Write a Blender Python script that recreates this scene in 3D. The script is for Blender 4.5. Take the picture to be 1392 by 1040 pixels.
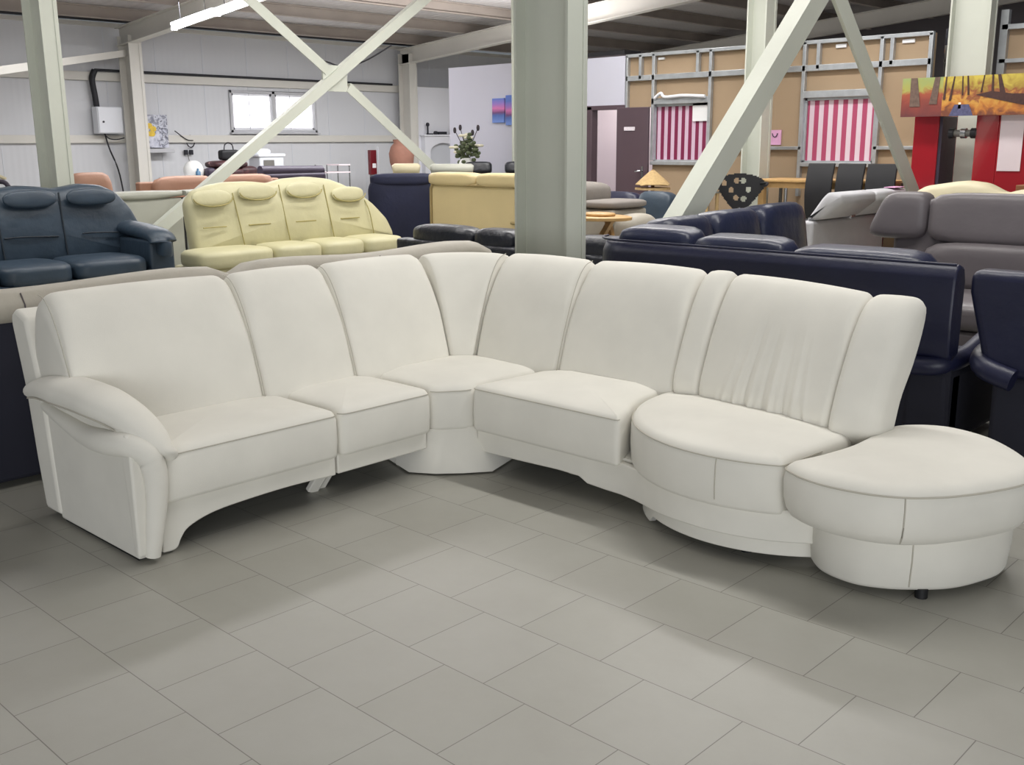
import bpy, bmesh, math, random
from math import sin, cos, pi, sqrt, radians, atan2
from mathutils import Vector, Matrix
random.seed(7)
for _o in list(bpy.data.objects): bpy.data.objects.remove(_o)
S = bpy.context.scene
COL = S.collection

# ------------------------------------------------------------------ camera
cam = bpy.data.cameras.new('camera'); cam.sensor_width = 36.0; cam.sensor_fit = 'HORIZONTAL'
cam.lens = 36.0 * 1404.97 / 1392; cam.clip_start = .05; cam.clip_end = 200
camo = bpy.data.objects.new('camera', cam); COL.objects.link(camo)
_r = Vector((0.72562693, 0.68805902, -0.00635203)); _u = Vector((-0.15068024, 0.16790117, 0.97422003)); _f = Vector((-0.67138739, 0.70596316, -0.22551051))
camo.matrix_world = Matrix(((_r.x, _u.x, -_f.x, 0), (_r.y, _u.y, -_f.y, 0), (_r.z, _u.z, -_f.z, 1.56), (0, 0, 0, 1)))
S.camera = camo
# ------------------------------------------------------------------ light
S.view_settings.view_transform = 'Standard'; S.view_settings.look = 'None'
S.view_settings.exposure = 0.18; S.view_settings.gamma = 1.0; S.view_settings.use_curve_mapping = False
W = bpy.data.worlds.new('hall'); S.world = W; W.use_nodes = True
W.node_tree.nodes['Background'].inputs[0].default_value = (.86, .93, 1.0, 1)
W.node_tree.nodes['Background'].inputs[1].default_value = 0.15
def area(name, loc, sx, sy, power, col=(1, .97, .92), rot=(0, 0, 0)):
    l = bpy.data.lights.new(name, 'AREA'); l.shape = 'RECTANGLE'; l.size = sx; l.size_y = sy; l.energy = power; l.color = col
    o = bpy.data.objects.new(name, l); COL.objects.link(o); o.location = loc; o.rotation_euler = rot; return o
area('tube_and_fill_light', (-2.8, 5.2, 4.95), 6.0, .25, 180, (1, .985, .95))
area('tube_and_fill_light', (-3.0, 2.2, 4.95), 5.0, .6, 16, (1, .985, .95))
area('tube_and_fill_light', (-9.0, 7.5, 4.40), .4, 9.0, 185, (1, .985, .96))
area('tube_and_fill_light', (-15.5, 12.5, 3.75), .4, 10.0, 430, (.97, .98, 1))
area('tube_and_fill_light', (-6.0, 9.6, 4.7), 6.0, .4, 190, (1, .985, .96))
area('tube_and_fill_light', (-10.0, 1.5, 4.3), 4.0, .4, 70, (1, .985, .96))  # added fill row, brightens the darker face of the left column
# the same tubes shine upwards on to the roof sheet
area('tube_row_uplight', (-14.0, 11.0, 3.2), .4, 11.0, 330, (1, .98, .97), (pi, 0, 0))
area('tube_row_uplight', (-6.0, 9.0, 4.2), 6.0, .4, 150, (1, .98, .97), (pi, 0, 0))
area('far_hall_fill', (-9.0, 19.0, 4.3), 6.0, .4, 150, (1, .96, .94))  # added fill to lift the dark roof beyond the partition
area('back_room_light', (-9.8, 12.7, 2.5), 1.0, .3, 16, (1, .96, .95))
# added low fill light behind the camera, brightens the upright front faces
area('front_fill', (3.6, -3.8, 1.35), 9.0, 1.9, 330, (.97, .99, 1), (radians(90), 0, radians(43.5)))

# ------------------------------------------------------------------ materials
def s(r, g, b): return tuple(((c / 255) / 12.92 if c / 255 <= .04045 else (((c / 255) + .055) / 1.055) ** 2.4) for c in (r, g, b)) + (1,)
MATS = {}
def mat(name, rgb, rough=.6, bump=0, bscale=40, var=.06, vscale=3, metal=0, emit=None, coat=0, sheen=0, spec=.5):
    m = bpy.data.materials.new(name); m.use_nodes = True; nt = m.node_tree; N = nt.nodes; L = nt.links
    b = N['Principled BSDF']; c = s(*rgb)
    b.inputs['Roughness'].default_value = rough; b.inputs['Metallic'].default_value = metal
    b.inputs['Specular IOR Level'].default_value = spec
    if coat: b.inputs['Coat Weight'].default_value = coat
    if sheen: b.inputs['Sheen Weight'].default_value = sheen
    tc = N.new('ShaderNodeTexCoord')
    if var:
        n = N.new('ShaderNodeTexNoise'); n.inputs['Scale'].default_value = vscale; n.inputs['Detail'].default_value = 5
        r = N.new('ShaderNodeValToRGB'); r.color_ramp.elements[0].position = .3; r.color_ramp.elements[1].position = .7
        r.color_ramp.elements[0].color = tuple(x * (1 - var) for x in c[:3]) + (1,)
        r.color_ramp.elements[1].color = tuple(min(1, x * (1 + var)) for x in c[:3]) + (1,)
        L.new(tc.outputs['Object'], n.inputs['Vector']); L.new(n.outputs['Fac'], r.inputs['Fac']); L.new(r.outputs['Color'], b.inputs['Base Color'])
    else: b.inputs['Base Color'].default_value = c
    if bump:
        n2 = N.new('ShaderNodeTexNoise'); n2.inputs['Scale'].default_value = bscale; n2.inputs['Detail'].default_value = 4
        bp = N.new('ShaderNodeBump'); bp.inputs['Strength'].default_value = bump; bp.inputs['Distance'].default_value = .02
        L.new(tc.outputs['Object'], n2.inputs['Vector']); L.new(n2.outputs['Fac'], bp.inputs['Height']); L.new(bp.outputs['Normal'], b.inputs['Normal'])
    if emit: b.inputs['Emission Color'].default_value = c; b.inputs['Emission Strength'].default_value = emit
    MATS[name] = m; return m
mat('suede', (226, 223, 214), .95, .05, 260, .035, 5, sheen=.15, spec=.2)
mat('suede_seam', (186, 181, 169), .9, 0, 1, 0)
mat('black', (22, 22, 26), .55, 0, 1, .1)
mat('navy', (24, 27, 54), .42, .12, 22, .12, 4)
mat('navy_soft', (34, 39, 64), .36, .35, 9, .15, 5)
mat('navygreen', (50, 64, 78), .42, .3, 9, .12, 4)
mat('navygreen_dark', (26, 36, 46), .5, 0, 1, 0)
mat('yellow', (194, 189, 153), .5, .2, 10, .05, 4)
mat('yellow_seam', (160, 150, 96), .7, 0, 1, 0)
mat('taupe', (168, 162, 150), .6, .12, 20, .05, 4)
mat('midnight', (24, 25, 40), .8, 0, 1, .1)
mat('taupe_leather', (108, 102, 105), .42, .25, 7, .06, 3)
mat('taupe_dark', (92, 86, 88), .55, 0, 1, 0)
mat('pale_leather', (176, 177, 166), .5, .08, 12, .04, 3)
mat('black_leather', (30, 32, 40), .35, .5, 14, .2, 6)
mat('navy_fabric', (26, 30, 58), .7, .1, 30, .12, 4)
mat('tan_leather', (202, 184, 140), .5, .12, 12, .04, 3)
mat('tan_seam', (150, 132, 90), .6, 0, 1, 0)
mat('terracotta', (164, 124, 102), .55, .15, 10, .06, 3)
mat('plum', (58, 50, 66), .5, .15, 10, .1, 3)
mat('cream', (214, 204, 172), .55, .1, 10, .04, 3)
mat('grey_fabric', (188, 188, 192), .9, .12, 60, .04, 6)
mat('warm_grey', (132, 126, 120), .85, .12, 60, .06, 6)
mat('steel_paint', (198, 201, 190), .45, .04, 30, .05, 1.2)
mat('steel_paint_white', (208, 205, 198), .5, .04, 30, .04, 1.2)
mat('purlin_paint', (164, 154, 146), .6, 0, 1, .08, 2)
mat('galv', (186, 190, 194), .35, 0, 1, .12, 9, metal=.55)
mat('panel_white', (204, 206, 212), .5, 0, 1, .02, 1)
mat('lavender', (196, 196, 210), .7, 0, 1, .02, 1)
mat('drywall_tan', (164, 142, 116), .9, 0, 1, .05, 1.5)
mat('wall_dark', (104, 100, 104), .8, 0, 1, .08, 1)
mat('door_brown', (84, 68, 76), .4, 0, 1, .05, 2)
mat('pink_wall', (218, 204, 208), .8, 0, 1, .03, 1)
mat('white_gloss', (230, 230, 236), .4, 0, 1, .02, 1)
mat('white_plastic', (224, 226, 232), .35, 0, 1, .02, 2)
mat('clear_plastic', (205, 208, 214), .25, 0, 1, .04, 2)
mat('red_gloss', (150, 24, 34), .15, 0, 1, .03, 2, coat=.6)
mat('red_sign', (104, 24, 34), .4, 0, 1, .05, 2)
mat('wood_light', (196, 158, 104), .45, 0, 1, .1, 14)
mat('wood_brown', (140, 92, 60), .5, 0, 1, .1, 12)
mat('straw', (186, 158, 112), .9, .3, 60, .12, 30)
mat('chrome', (190, 192, 196), .2, 0, 1, 0, 1, metal=1)
mat('dark_metal', (46, 46, 50), .4, 0, 1, .05, 2, metal=.4)
mat('cable', (34, 34, 40), .6, 0, 1, 0)
mat('terracotta_clay', (150, 106, 90), .8, .1, 20, .1, 6)
mat('leaf', (78, 88, 58), .7, 0, 1, .25, 20)
mat('petal', (214, 208, 186), .7, 0, 1, .08, 20)
mat('stem_dark', (58, 50, 56), .8, 0, 1, .1, 20)
mat('pink_paper', (222, 168, 206), .8, 0, 1, .03, 3)
mat('paper', (232, 232, 234), .8, 0, 1, .02, 3)
mat('teal', (70, 110, 140), .4, 0, 1, 0)
mat('ceramic', (226, 226, 224), .2, 0, 1, 0)
mat('tube_glow', (250, 252, 255), .4, 0, 1, 0, emit=9)
mat('day_pane', (252, 253, 255), .3, 0, 1, 0, emit=3.2)
mat('grey_metal', (120, 118, 114), .4, 0, 1, .05, 2, metal=.3)
mat('door_sign', (222, 214, 222), .5, 0, 1, .15, 60)
mat('ink', (40, 40, 48), .8, 0, 1, 0)
mat('glass_top', (150, 150, 140), .1, 0, 1, 0)
def nodes(name, rough=.6):
    m = bpy.data.materials.new(name); m.use_nodes = True; MATS[name] = m
    b = m.node_tree.nodes['Principled BSDF']; b.inputs['Roughness'].default_value = rough
    return m, m.node_tree.nodes, m.node_tree.links, b
# floor tiles
m, N, L, B = nodes('floor_tile', .42)
tc = N.new('ShaderNodeTexCoord'); mp = N.new('ShaderNodeMapping'); mp.inputs['Location'].default_value = (2.657 + .336 * 60, -.93 + .3415 * 60, 0)
bk = N.new('ShaderNodeTexBrick'); bk.offset = .5; bk.inputs['Scale'].default_value = 1; bk.inputs['Brick Width'].default_value = .336; bk.inputs['Row Height'].default_value = .3415
bk.inputs['Mortar Size'].default_value = .0017; bk.inputs['Mortar Smooth'].default_value = .3; bk.inputs['Bias'].default_value = 0
bk.inputs['Color1'].default_value = s(161, 159, 150); bk.inputs['Color2'].default_value = s(165, 163, 155); bk.inputs['Mortar'].default_value = s(112, 109, 102)
nz = N.new('ShaderNodeTexNoise'); nz.inputs['Scale'].default_value = 2.2; nz.inputs['Detail'].default_value = 8; nz.inputs['Roughness'].default_value = .65
rp = N.new('ShaderNodeValToRGB'); rp.color_ramp.elements[0].position = .35; rp.color_ramp.elements[1].position = .68
rp.color_ramp.elements[0].color = (.93, .925, .915, 1); rp.color_ramp.elements[1].color = (1.02, 1.025, 1.03, 1)
mx = N.new('ShaderNodeMix'); mx.data_type = 'RGBA'; mx.blend_type = 'MULTIPLY'; mx.inputs[0].default_value = 1
L.new(tc.outputs['Object'], mp.inputs['Vector']); L.new(mp.outputs['Vector'], bk.inputs['Vector']); L.new(tc.outputs['Object'], nz.inputs['Vector'])
L.new(nz.outputs['Fac'], rp.inputs['Fac']); L.new(bk.outputs['Color'], mx.inputs[6]); L.new(rp.outputs['Color'], mx.inputs[7]); L.new(mx.outputs[2], B.inputs['Base Color'])
bp = N.new('ShaderNodeBump'); bp.inputs['Strength'].default_value = .3; bp.inputs['Distance'].default_value = .004; bp.invert = True
L.new(bk.outputs['Fac'], bp.inputs['Height']); L.new(bp.outputs['Normal'], B.inputs['Normal'])
# ribbed panel wall (ribs along Y) and corrugated roof sheet
def ribbed(name, rgb, axis, scale, strength, rough=.5, dist=.01, panel=None):
    m, N, L, B = nodes(name, rough)
    tc = N.new('ShaderNodeTexCoord'); w = N.new('ShaderNodeTexWave'); w.wave_type = 'BANDS'; w.bands_direction = axis; w.wave_profile = 'SIN'
    w.inputs['Scale'].default_value = scale; w.inputs['Distortion'].default_value = 0
    bp = N.new('ShaderNodeBump'); bp.inputs['Strength'].default_value = strength; bp.inputs['Distance'].default_value = dist
    n = N.new('ShaderNodeTexNoise'); n.inputs['Scale'].default_value = .8; n.inputs['Detail'].default_value = 4
    r = N.new('ShaderNodeValToRGB'); c = s(*rgb)
    r.color_ramp.elements[0].color = tuple(x * .93 for x in c[:3]) + (1,); r.color_ramp.elements[1].color = tuple(min(1, x * 1.05) for x in c[:3]) + (1,)
    L.new(tc.outputs['Object'], w.inputs['Vector']); L.new(tc.outputs['Object'], n.inputs['Vector']); L.new(n.outputs['Fac'], r.inputs['Fac'])
    L.new(r.outputs['Color'], B.inputs['Base Color']); L.new(w.outputs['Fac'], bp.inputs['Height']); L.new(bp.outputs['Normal'], B.inputs['Normal'])
ribbed('wall_panel', (206, 207, 211), 'Y', 2.6, .12)
ribbed('roof_sheet', (196, 192, 192), 'Y', 1.6, .4, .6, .03)
# stripes for the window covers
def stripes(name, c1, c2, freq, phase):
    m, N, L, B = nodes(name, .45)
    tc = N.new('ShaderNodeTexCoord'); sx = N.new('ShaderNodeSeparateXYZ'); L.new(tc.outputs['Object'], sx.inputs[0])
    a = N.new('ShaderNodeMath'); a.operation = 'MULTIPLY_ADD'; a.inputs[1].default_value = freq; a.inputs[2].default_value = phase
    f = N.new('ShaderNodeMath'); f.operation = 'FRACT'; g = N.new('ShaderNodeMath'); g.operation = 'GREATER_THAN'; g.inputs[1].default_value = .5
    mx = N.new('ShaderNodeMix'); mx.data_type = 'RGBA'; mx.inputs[6].default_value = s(*c1); mx.inputs[7].default_value = s(*c2)
    L.new(sx.outputs['X'], a.inputs[0]); L.new(a.outputs[0], f.inputs[0]); L.new(f.outputs[0], g.inputs[0]); L.new(g.outputs[0], mx.inputs[0]); L.new(mx.outputs[2], B.inputs['Base Color'])
stripes('stripe_dark', (124, 34, 72), (206, 180, 200), 9.0, .1)
stripes('stripe_bright', (172, 72, 106), (218, 198, 210), 8.2, .05)
# ramps along local Z with noise: painted canvases
def canvas(name, stops, scale, amt, axis='Z', lo=0, hi=1, dist=1.0):
    m, N, L, B = nodes(name, .5)
    tc = N.new('ShaderNodeTexCoord'); sx = N.new('ShaderNodeSeparateXYZ'); L.new(tc.outputs['Object'], sx.inputs[0])
    mr = N.new('ShaderNodeMapRange'); mr.inputs[1].default_value = lo; mr.inputs[2].default_value = hi
    n = N.new('ShaderNodeTexNoise'); n.inputs['Scale'].default_value = scale; n.inputs['Detail'].default_value = 6; n.inputs['Distortion'].default_value = dist
    a = N.new('ShaderNodeMath'); a.operation = 'MULTIPLY_ADD'; a.inputs[1].default_value = amt
    sb = N.new('ShaderNodeMath'); sb.operation = 'SUBTRACT'; sb.inputs[1].default_value = .5
    r = N.new('ShaderNodeValToRGB'); r.color_ramp.elements[0].position = stops[0][0]; r.color_ramp.elements[0].color = s(*stops[0][1])
    r.color_ramp.elements[1].position = stops[-1][0]; r.color_ramp.elements[1].color = s(*stops[-1][1])
    for p, c in stops[1:-1]: e = r.color_ramp.elements.new(p); e.color = s(*c)
    L.new(sx.outputs[axis], mr.inputs[0]); L.new(tc.outputs['Object'], n.inputs['Vector']); L.new(n.outputs['Fac'], sb.inputs[0]); L.new(sb.outputs[0], a.inputs[0]); L.new(mr.outputs[0], a.inputs[2])
    L.new(a.outputs[0], r.inputs['Fac']); L.new(r.outputs['Color'], B.inputs['Base Color'])
canvas('autumn_left', [(0, (104, 54, 56)), (.35, (138, 66, 56)), (.56, (160, 80, 58)), (.68, (164, 160, 84)), (1, (146, 162, 104))], 9, .5, 'Z', 0, .4)
canvas('autumn_right', [(0, (116, 66, 48)), (.2, (186, 116, 52)), (.4, (204, 152, 70)), (.55, (142, 76, 54)), (.72, (166, 138, 60)), (1, (200, 180, 78))], 11, .95, 'Z', 0, .4)
canvas('sunset', [(0, (120, 150, 220)), (.3, (80, 110, 180)), (.42, (110, 70, 120)), (.6, (214, 120, 180)), (.8, (150, 120, 200)), (1, (90, 120, 200))], 12, .12, 'Z', 0, .36)
canvas('pebbles', [(0, (228, 228, 236)), (.35, (196, 198, 212)), (.48, (80, 82, 98)), (.55, (210, 212, 222)), (.75, (120, 122, 138)), (1, (232, 232, 240))], 7, 1.6, 'Z', -.5, 1.2, .4)
canvas('patterned_blanket', [(0, (60, 36, 40)), (.4, (96, 60, 62)), (.5, (206, 170, 166)), (.6, (70, 44, 48)), (1, (160, 110, 100))], 9, 2.0, 'Z', 0, 1)
canvas('dark_lumber', [(0, (30, 30, 38)), (.5, (60, 62, 74)), (1, (30, 30, 40))], 20, 1.2, 'Z', 0, 1)

# ------------------------------------------------------------------ mesh tools
class MB:
    def __init__(s_): s_.v = []; s_.f = []
    def add(s_, vs, fs):
        o = len(s_.v); s_.v += [tuple(v) for v in vs]; s_.f += [tuple(i + o for i in f) for f in fs]; return s_
    def box(s_, x0, x1, y0, y1, z0, z1, T=None):
        vs = [(x, y, z) for x in (x0, x1) for y in (y0, y1) for z in (z0, z1)]
        if T: vs = [T(v) for v in vs]
        return s_.add(vs, [(0, 1, 3, 2), (4, 6, 7, 5), (0, 4, 5, 1), (2, 3, 7, 6), (0, 2, 6, 4), (1, 5, 7, 3)])
    def prism(s_, poly, w0, w1, T):     # poly (a,b) extruded along third coordinate; T(a,b,w)->xyz
        n = len(poly); vs = [T(a, b, w0) for a, b in poly] + [T(a, b, w1) for a, b in poly]
        return s_.add(vs, [tuple(range(n - 1, -1, -1)), tuple(range(n, 2 * n))] + [(i, (i + 1) % n, (i + 1) % n + n, i + n) for i in range(n)])
    def loft(s_, rings, c0=True, c1=True):
        n = len(rings[0]); vs = [p for r in rings for p in r]; fs = []
        for k in range(len(rings) - 1):
            for i in range(n):
                j = (i + 1) % n; fs.append((k * n + i, k * n + j, (k + 1) * n + j, (k + 1) * n + i))
        for flag, k in ((c0, 0), (c1, len(rings) - 1)):
            if flag:
                c = tuple(sum(p[a] for p in rings[k]) / n for a in range(3)); ci = len(vs); vs.append(c)
                for i in range(n):
                    j = (i + 1) % n; fs.append((k * n + j, k * n + i, ci) if k == 0 else (k * n + i, k * n + j, ci))
        return s_.add(vs, fs)
    def tube(s_, pts, r, n=8, closed=False, sq=1.0, up=(0, 0, 1)):
        P = [Vector(p) for p in pts]; K = len(P); R = r if isinstance(r, (list, tuple)) else [r] * K; rings = []
        for i in range(K):
            a = P[i - 1] if (i > 0 or closed) else P[i]; b = P[(i + 1) % K] if (i < K - 1 or closed) else P[i]
            t = (b - a).normalized(); u = Vector(up)
            if abs(t.dot(u)) > .95: u = Vector((1, 0, 0)) if abs(t.x) < .9 else Vector((0, 1, 0))
            x = t.cross(u).normalized(); y = x.cross(t)
            rings.append([tuple(P[i] + x * (cos(2 * pi * k / n) * R[i]) + y * (sin(2 * pi * k / n) * R[i] * sq)) for k in range(n)])
        if closed: rings.append(rings[0]); return s_.loft(rings, False, False)
        return s_.loft(rings)
    def bar(s_, a, b, w, d, up=(0, 0, 1)):   # rectangular bar from a to b, width w (along up), depth d
        a, b = Vector(a), Vector(b); t = (b - a).normalized(); u = Vector(up); x = t.cross(u).normalized(); y = x.cross(t)
        vs = [p + x * (sx * d / 2) + y * (sy * w / 2) for p in (a, b) for sx, sy in ((-1, -1), (1, -1), (1, 1), (-1, 1))]
        return s_.add(vs, [(3, 2, 1, 0), (4, 5, 6, 7), (0, 1, 5, 4), (1, 2, 6, 5), (2, 3, 7, 6), (3, 0, 4, 7)])
    def ell(s_, c, r, n=14, m=10, T=None):
        rings = []
        for k in range(1, m):
            ph = pi * k / m
            rings.append([(c[0] + r[0] * sin(ph) * cos(2 * pi * i / n), c[1] + r[1] * sin(ph) * sin(2 * pi * i / n), c[2] - r[2] * cos(ph)) for i in range(n)])
        if T: rings = [[T(p) for p in q] for q in rings]
        return s_.loft(rings)
    def puff(s_, c, h, p=4.5, n=7, T=None, R=None):   # pillow-like rounded block, half sizes h
        for ax in range(3):
            for sg in (-1, 1):
                vs = []
                for i in range(n + 1):
                    for j in range(n + 1):
                        a, b = -1 + 2 * i / n, -1 + 2 * j / n; a = math.tan(a * pi / 4); b = math.tan(b * pi / 4)
                        q = [0, 0, 0]; q[ax] = sg; q[(ax + 1) % 3] = a; q[(ax + 2) % 3] = b
                        k = sum(abs(x) ** p for x in q) ** (-1 / p); v = Vector((q[0] * k * h[0], q[1] * k * h[1], q[2] * k * h[2]))
                        if R: v = R @ v
                        v = Vector(c) + v; vs.append(tuple(T(v)) if T else tuple(v))
                fs = []
                for i in range(n):
                    for j in range(n):
                        k = i * (n + 1) + j; f = (k, k + n + 1, k + n + 2, k + 1); fs.append(f if sg > 0 else f[::-1])
                s_.add(vs, fs)
        return s_
    def slab(s_, outline, prof, crown=0, nr=5, T=None, sag=0):
        # stacked rings of an outline: prof = [(z, inset)...] bottom to top, then a domed top
        rings = []
        for z, ins in prof: rings.append([(x, y, z) for x, y in inset(outline, ins)])
        top = rings[-1]; cx = sum(p[0] for p in top) / len(top); cy = sum(p[1] for p in top) / len(top)
        for k in range(1, nr):
            q = 1 - k / nr; rings.append([(cx + (p[0] - cx) * q, cy + (p[1] - cy) * q, p[2] + crown * (1 - q * q)) for p in top])
        if T: rings = [[T(p) for p in r] for r in rings]
        return s_.loft(rings)
    def build(s_, name, m, parent=None, loc=(0, 0, 0), ang=62, bevel=0, seg=2, sub=0):
        me = bpy.data.meshes.new(name); off = Vector(loc); vs = [tuple(Vector(v) - off) for v in s_.v]
        me.from_pydata(vs, [], s_.f); me.validate()
        b = bmesh.new(); b.from_mesh(me); bmesh.ops.remove_doubles(b, verts=b.verts, dist=1e-5); bmesh.ops.recalc_face_normals(b, faces=b.faces); b.to_mesh(me); b.free()
        me.materials.append(MATS[m])
        for p in me.polygons: p.use_smooth = True
        me.set_sharp_from_angle(angle=radians(ang))
        o = bpy.data.objects.new(name, me); COL.objects.link(o)
        if parent: o.parent = parent
        else: o.location = off
        if bevel:
            md = o.modifiers.new('bevel', 'BEVEL'); md.width = bevel; md.segments = seg; md.limit_method = 'ANGLE'; md.angle_limit = radians(50)
        if sub: md = o.modifiers.new('sub', 'SUBSURF'); md.levels = sub; md.render_levels = sub
        return o
def inset(poly, d):
    if d == 0: return list(poly)
    n = len(poly); out = []
    for i in range(n):
        a, b, c = poly[i - 1], poly[i], poly[(i + 1) % n]
        e1 = (b[0] - a[0], b[1] - a[1]); e2 = (c[0] - b[0], c[1] - b[1]); l1 = sqrt(e1[0]**2 + e1[1]**2) or 1; l2 = sqrt(e2[0]**2 + e2[1]**2) or 1
        nx = -(e1[1] / l1 + e2[1] / l2); ny = e1[0] / l1 + e2[0] / l2; l = sqrt(nx * nx + ny * ny) or 1
        out.append((b[0] + nx / l * d, b[1] + ny / l * d))
    return out
def ccw(poly):
    a = sum(poly[i - 1][0] * poly[i][1] - poly[i][0] * poly[i - 1][1] for i in range(len(poly)))
    return list(poly) if a > 0 else list(poly)[::-1]
def rpoly(pts, r, n=6, sub=5):
    """polygon with rounded corners, edges subdivided"""
    pts = ccw(pts); K = len(pts); out = []; rr = r if isinstance(r, (list, tuple)) else [r] * K
    for i in range(K):
        a, b, c = Vector(pts[i - 1]), Vector(pts[i]), Vector(pts[(i + 1) % K]); q = rr[i]
        u = (a - b); v = (c - b); q = min(q, u.length * .45, v.length * .45); u.normalize(); v.normalize()
        if q < .004: out.append((b.x, b.y)); continue
        p0 = b + u * q; p1 = b + v * q
        for k in range(n + 1):
            t = k / n; w = p0 * (1 - t)**2 + b * 2 * t * (1 - t) + p1 * t * t; out.append((w.x, w.y))
    res = []
    for i in range(len(out)):
        a, b = out[i], out[(i + 1) % len(out)]; d = sqrt((a[0] - b[0])**2 + (a[1] - b[1])**2)
        res.append(a); k = int(d / .08)
        for j in range(1, k): res.append((a[0] + (b[0] - a[0]) * j / k, a[1] + (b[1] - a[1]) * j / k))
    return res
def crom(pts, n=6, closed=False):
    P = [Vector(p) for p in pts]; K = len(P); out = []
    for i in range(K if closed else K - 1):
        p0 = P[i - 1] if (closed or i > 0) else P[0]; p1 = P[i]; p2 = P[(i + 1) % K]; p3 = P[(i + 2) % K] if (closed or i < K - 2) else P[-1]
        for k in range(n):
            t = k / n; out.append(tuple(.5 * ((2 * p1) + (p2 - p0) * t + (2 * p0 - 5 * p1 + 4 * p2 - p3) * t * t + (3 * p1 - p0 - 3 * p2 + p3) * t**3)))
    if not closed: out.append(tuple(P[-1]))
    return out
def thing(name, label, cat, loc=(0, 0, 0), rz=0, group=None):
    o = bpy.data.objects.new(name, None); COL.objects.link(o); o.empty_display_size = .1
    o.location = loc; o.rotation_euler = (0, 0, rz); tag(o, label, cat, group); return o
def tag(o, label, cat, group=None):
    o['label'] = label; o['category'] = cat
    if group: o['group'] = group
    return o
def struct(o, label=None):
    o['kind'] = 'structure'
    if label: o['label'] = label
    return o
def dup(root, loc, rz, label, group=None):
    r = root.copy(); COL.objects.link(r); r.location = loc; r.rotation_euler = (0, 0, rz); r['label'] = label
    if group: r['group'] = group
    for ch in list(root.children):
        c = ch.copy(); COL.objects.link(c); c.parent = r
        for g in list(ch.children):
            d = g.copy(); COL.objects.link(d); d.parent = c
    return r

# ------------------------------------------------------------------ shell
XW = -20.0; ZC = lambda x: 3.98 + .085 * (x + 20)
struct(MB().box(-20.3, 6, -6, 27.2, -.1, 0).build('floor', 'floor_tile'))
# left wall with an opening for the window
WY0, WY1, WZ0, WZ1 = 12.36, 14.60, 1.82, 2.70
mb = MB()
mb.box(XW - .12, XW, -6, WY0, 0, 3.86); mb.box(XW - .12, XW, WY1, 27, 0, 3.86); mb.box(XW - .12, XW, WY0, WY1, 0, WZ0); mb.box(XW - .12, XW, WY0, WY1, WZ1, 3.86)
struct(mb.build('wall_left', 'wall_panel'))
mb = MB()
for z, h in ((2.86, .17), (1.69, .16)): pass
struct(MB().box(XW, XW + .08, -6, 27, 2.78, 2.94).build('trim_1', 'steel_paint_white', bevel=.008))
struct(MB().box(XW, XW + .08, -6, 27, 1.615, 1.765).build('trim_2', 'steel_paint_white', bevel=.008))
struct(MB().box(XW - .02, XW + .05, -6, 27, 3.78, 3.86).build('trim_3', 'steel_paint_white'))
mb = MB()
for k in range(31):
    y = -5 + k * 1.05; mb.box(XW, XW + .006, y - .012, y + .012, .02, 3.78)
struct(mb.build('trim_4', 'panel_white'))
# window
t = struct(bpy.data.objects.new('window_1', None)); COL.objects.link(t); t.location = (XW, (WY0 + WY1) / 2, WZ0); WL = t.location.copy()
fr = MB()
for y0, y1, z0, z1 in ((WY0, WY1, WZ0, WZ0 + .06), (WY0, WY1, WZ1 - .06, WZ1), (WY0, WY0 + .06, WZ0, WZ1), (WY1 - .06, WY1, WZ0, WZ1), (13.42, 13.5, WZ0, WZ1)):
    fr.box(XW - .09, XW + .03, y0, y1, z0, z1)
fr.build('window_frame', 'grey_fabric', t, WL, bevel=.006)
for a, b in ((WY0 + .06, 13.42), (13.5, WY1 - .06)):
    q = MB()
    for y0, y1, z0, z1 in ((a, b, WZ0 + .06, WZ0 + .11), (a, b, WZ1 - .11, WZ1 - .06), (a, a + .05, WZ0 + .06, WZ1 - .06), (b - .05, b, WZ0 + .06, WZ1 - .06)):
        q.box(XW - .07, XW, y0, y1, z0, z1)
    sh = q.build('sash', 'white_gloss', t, WL, bevel=.005)
    MB().box(XW - .05, XW - .035, a + .04, b - .04, WZ0 + .1, WZ1 - .1).build('pane', 'day_pane', sh, WL)
MB().box(XW - .02, XW + .10, WY0 - .03, WY1 + .03, WZ0 - .03, WZ0).build('window_sill', 'grey_fabric', t, WL, bevel=.005)
# roof sheet, far wall
mb = MB(); mb.prism([(XW - .2, ZC(XW - .2)), (6, ZC(6)), (6, ZC(6) + .06), (XW - .2, ZC(XW - .2) + .06)], -6, 27.2, lambda a, b, w: (a, w, b))
struct(mb.build('ceiling', 'roof_sheet'))
struct(MB().box(-20, 6, 27, 27.15, 0, 6.4).build('wall_back', 'wall_dark'))
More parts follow.
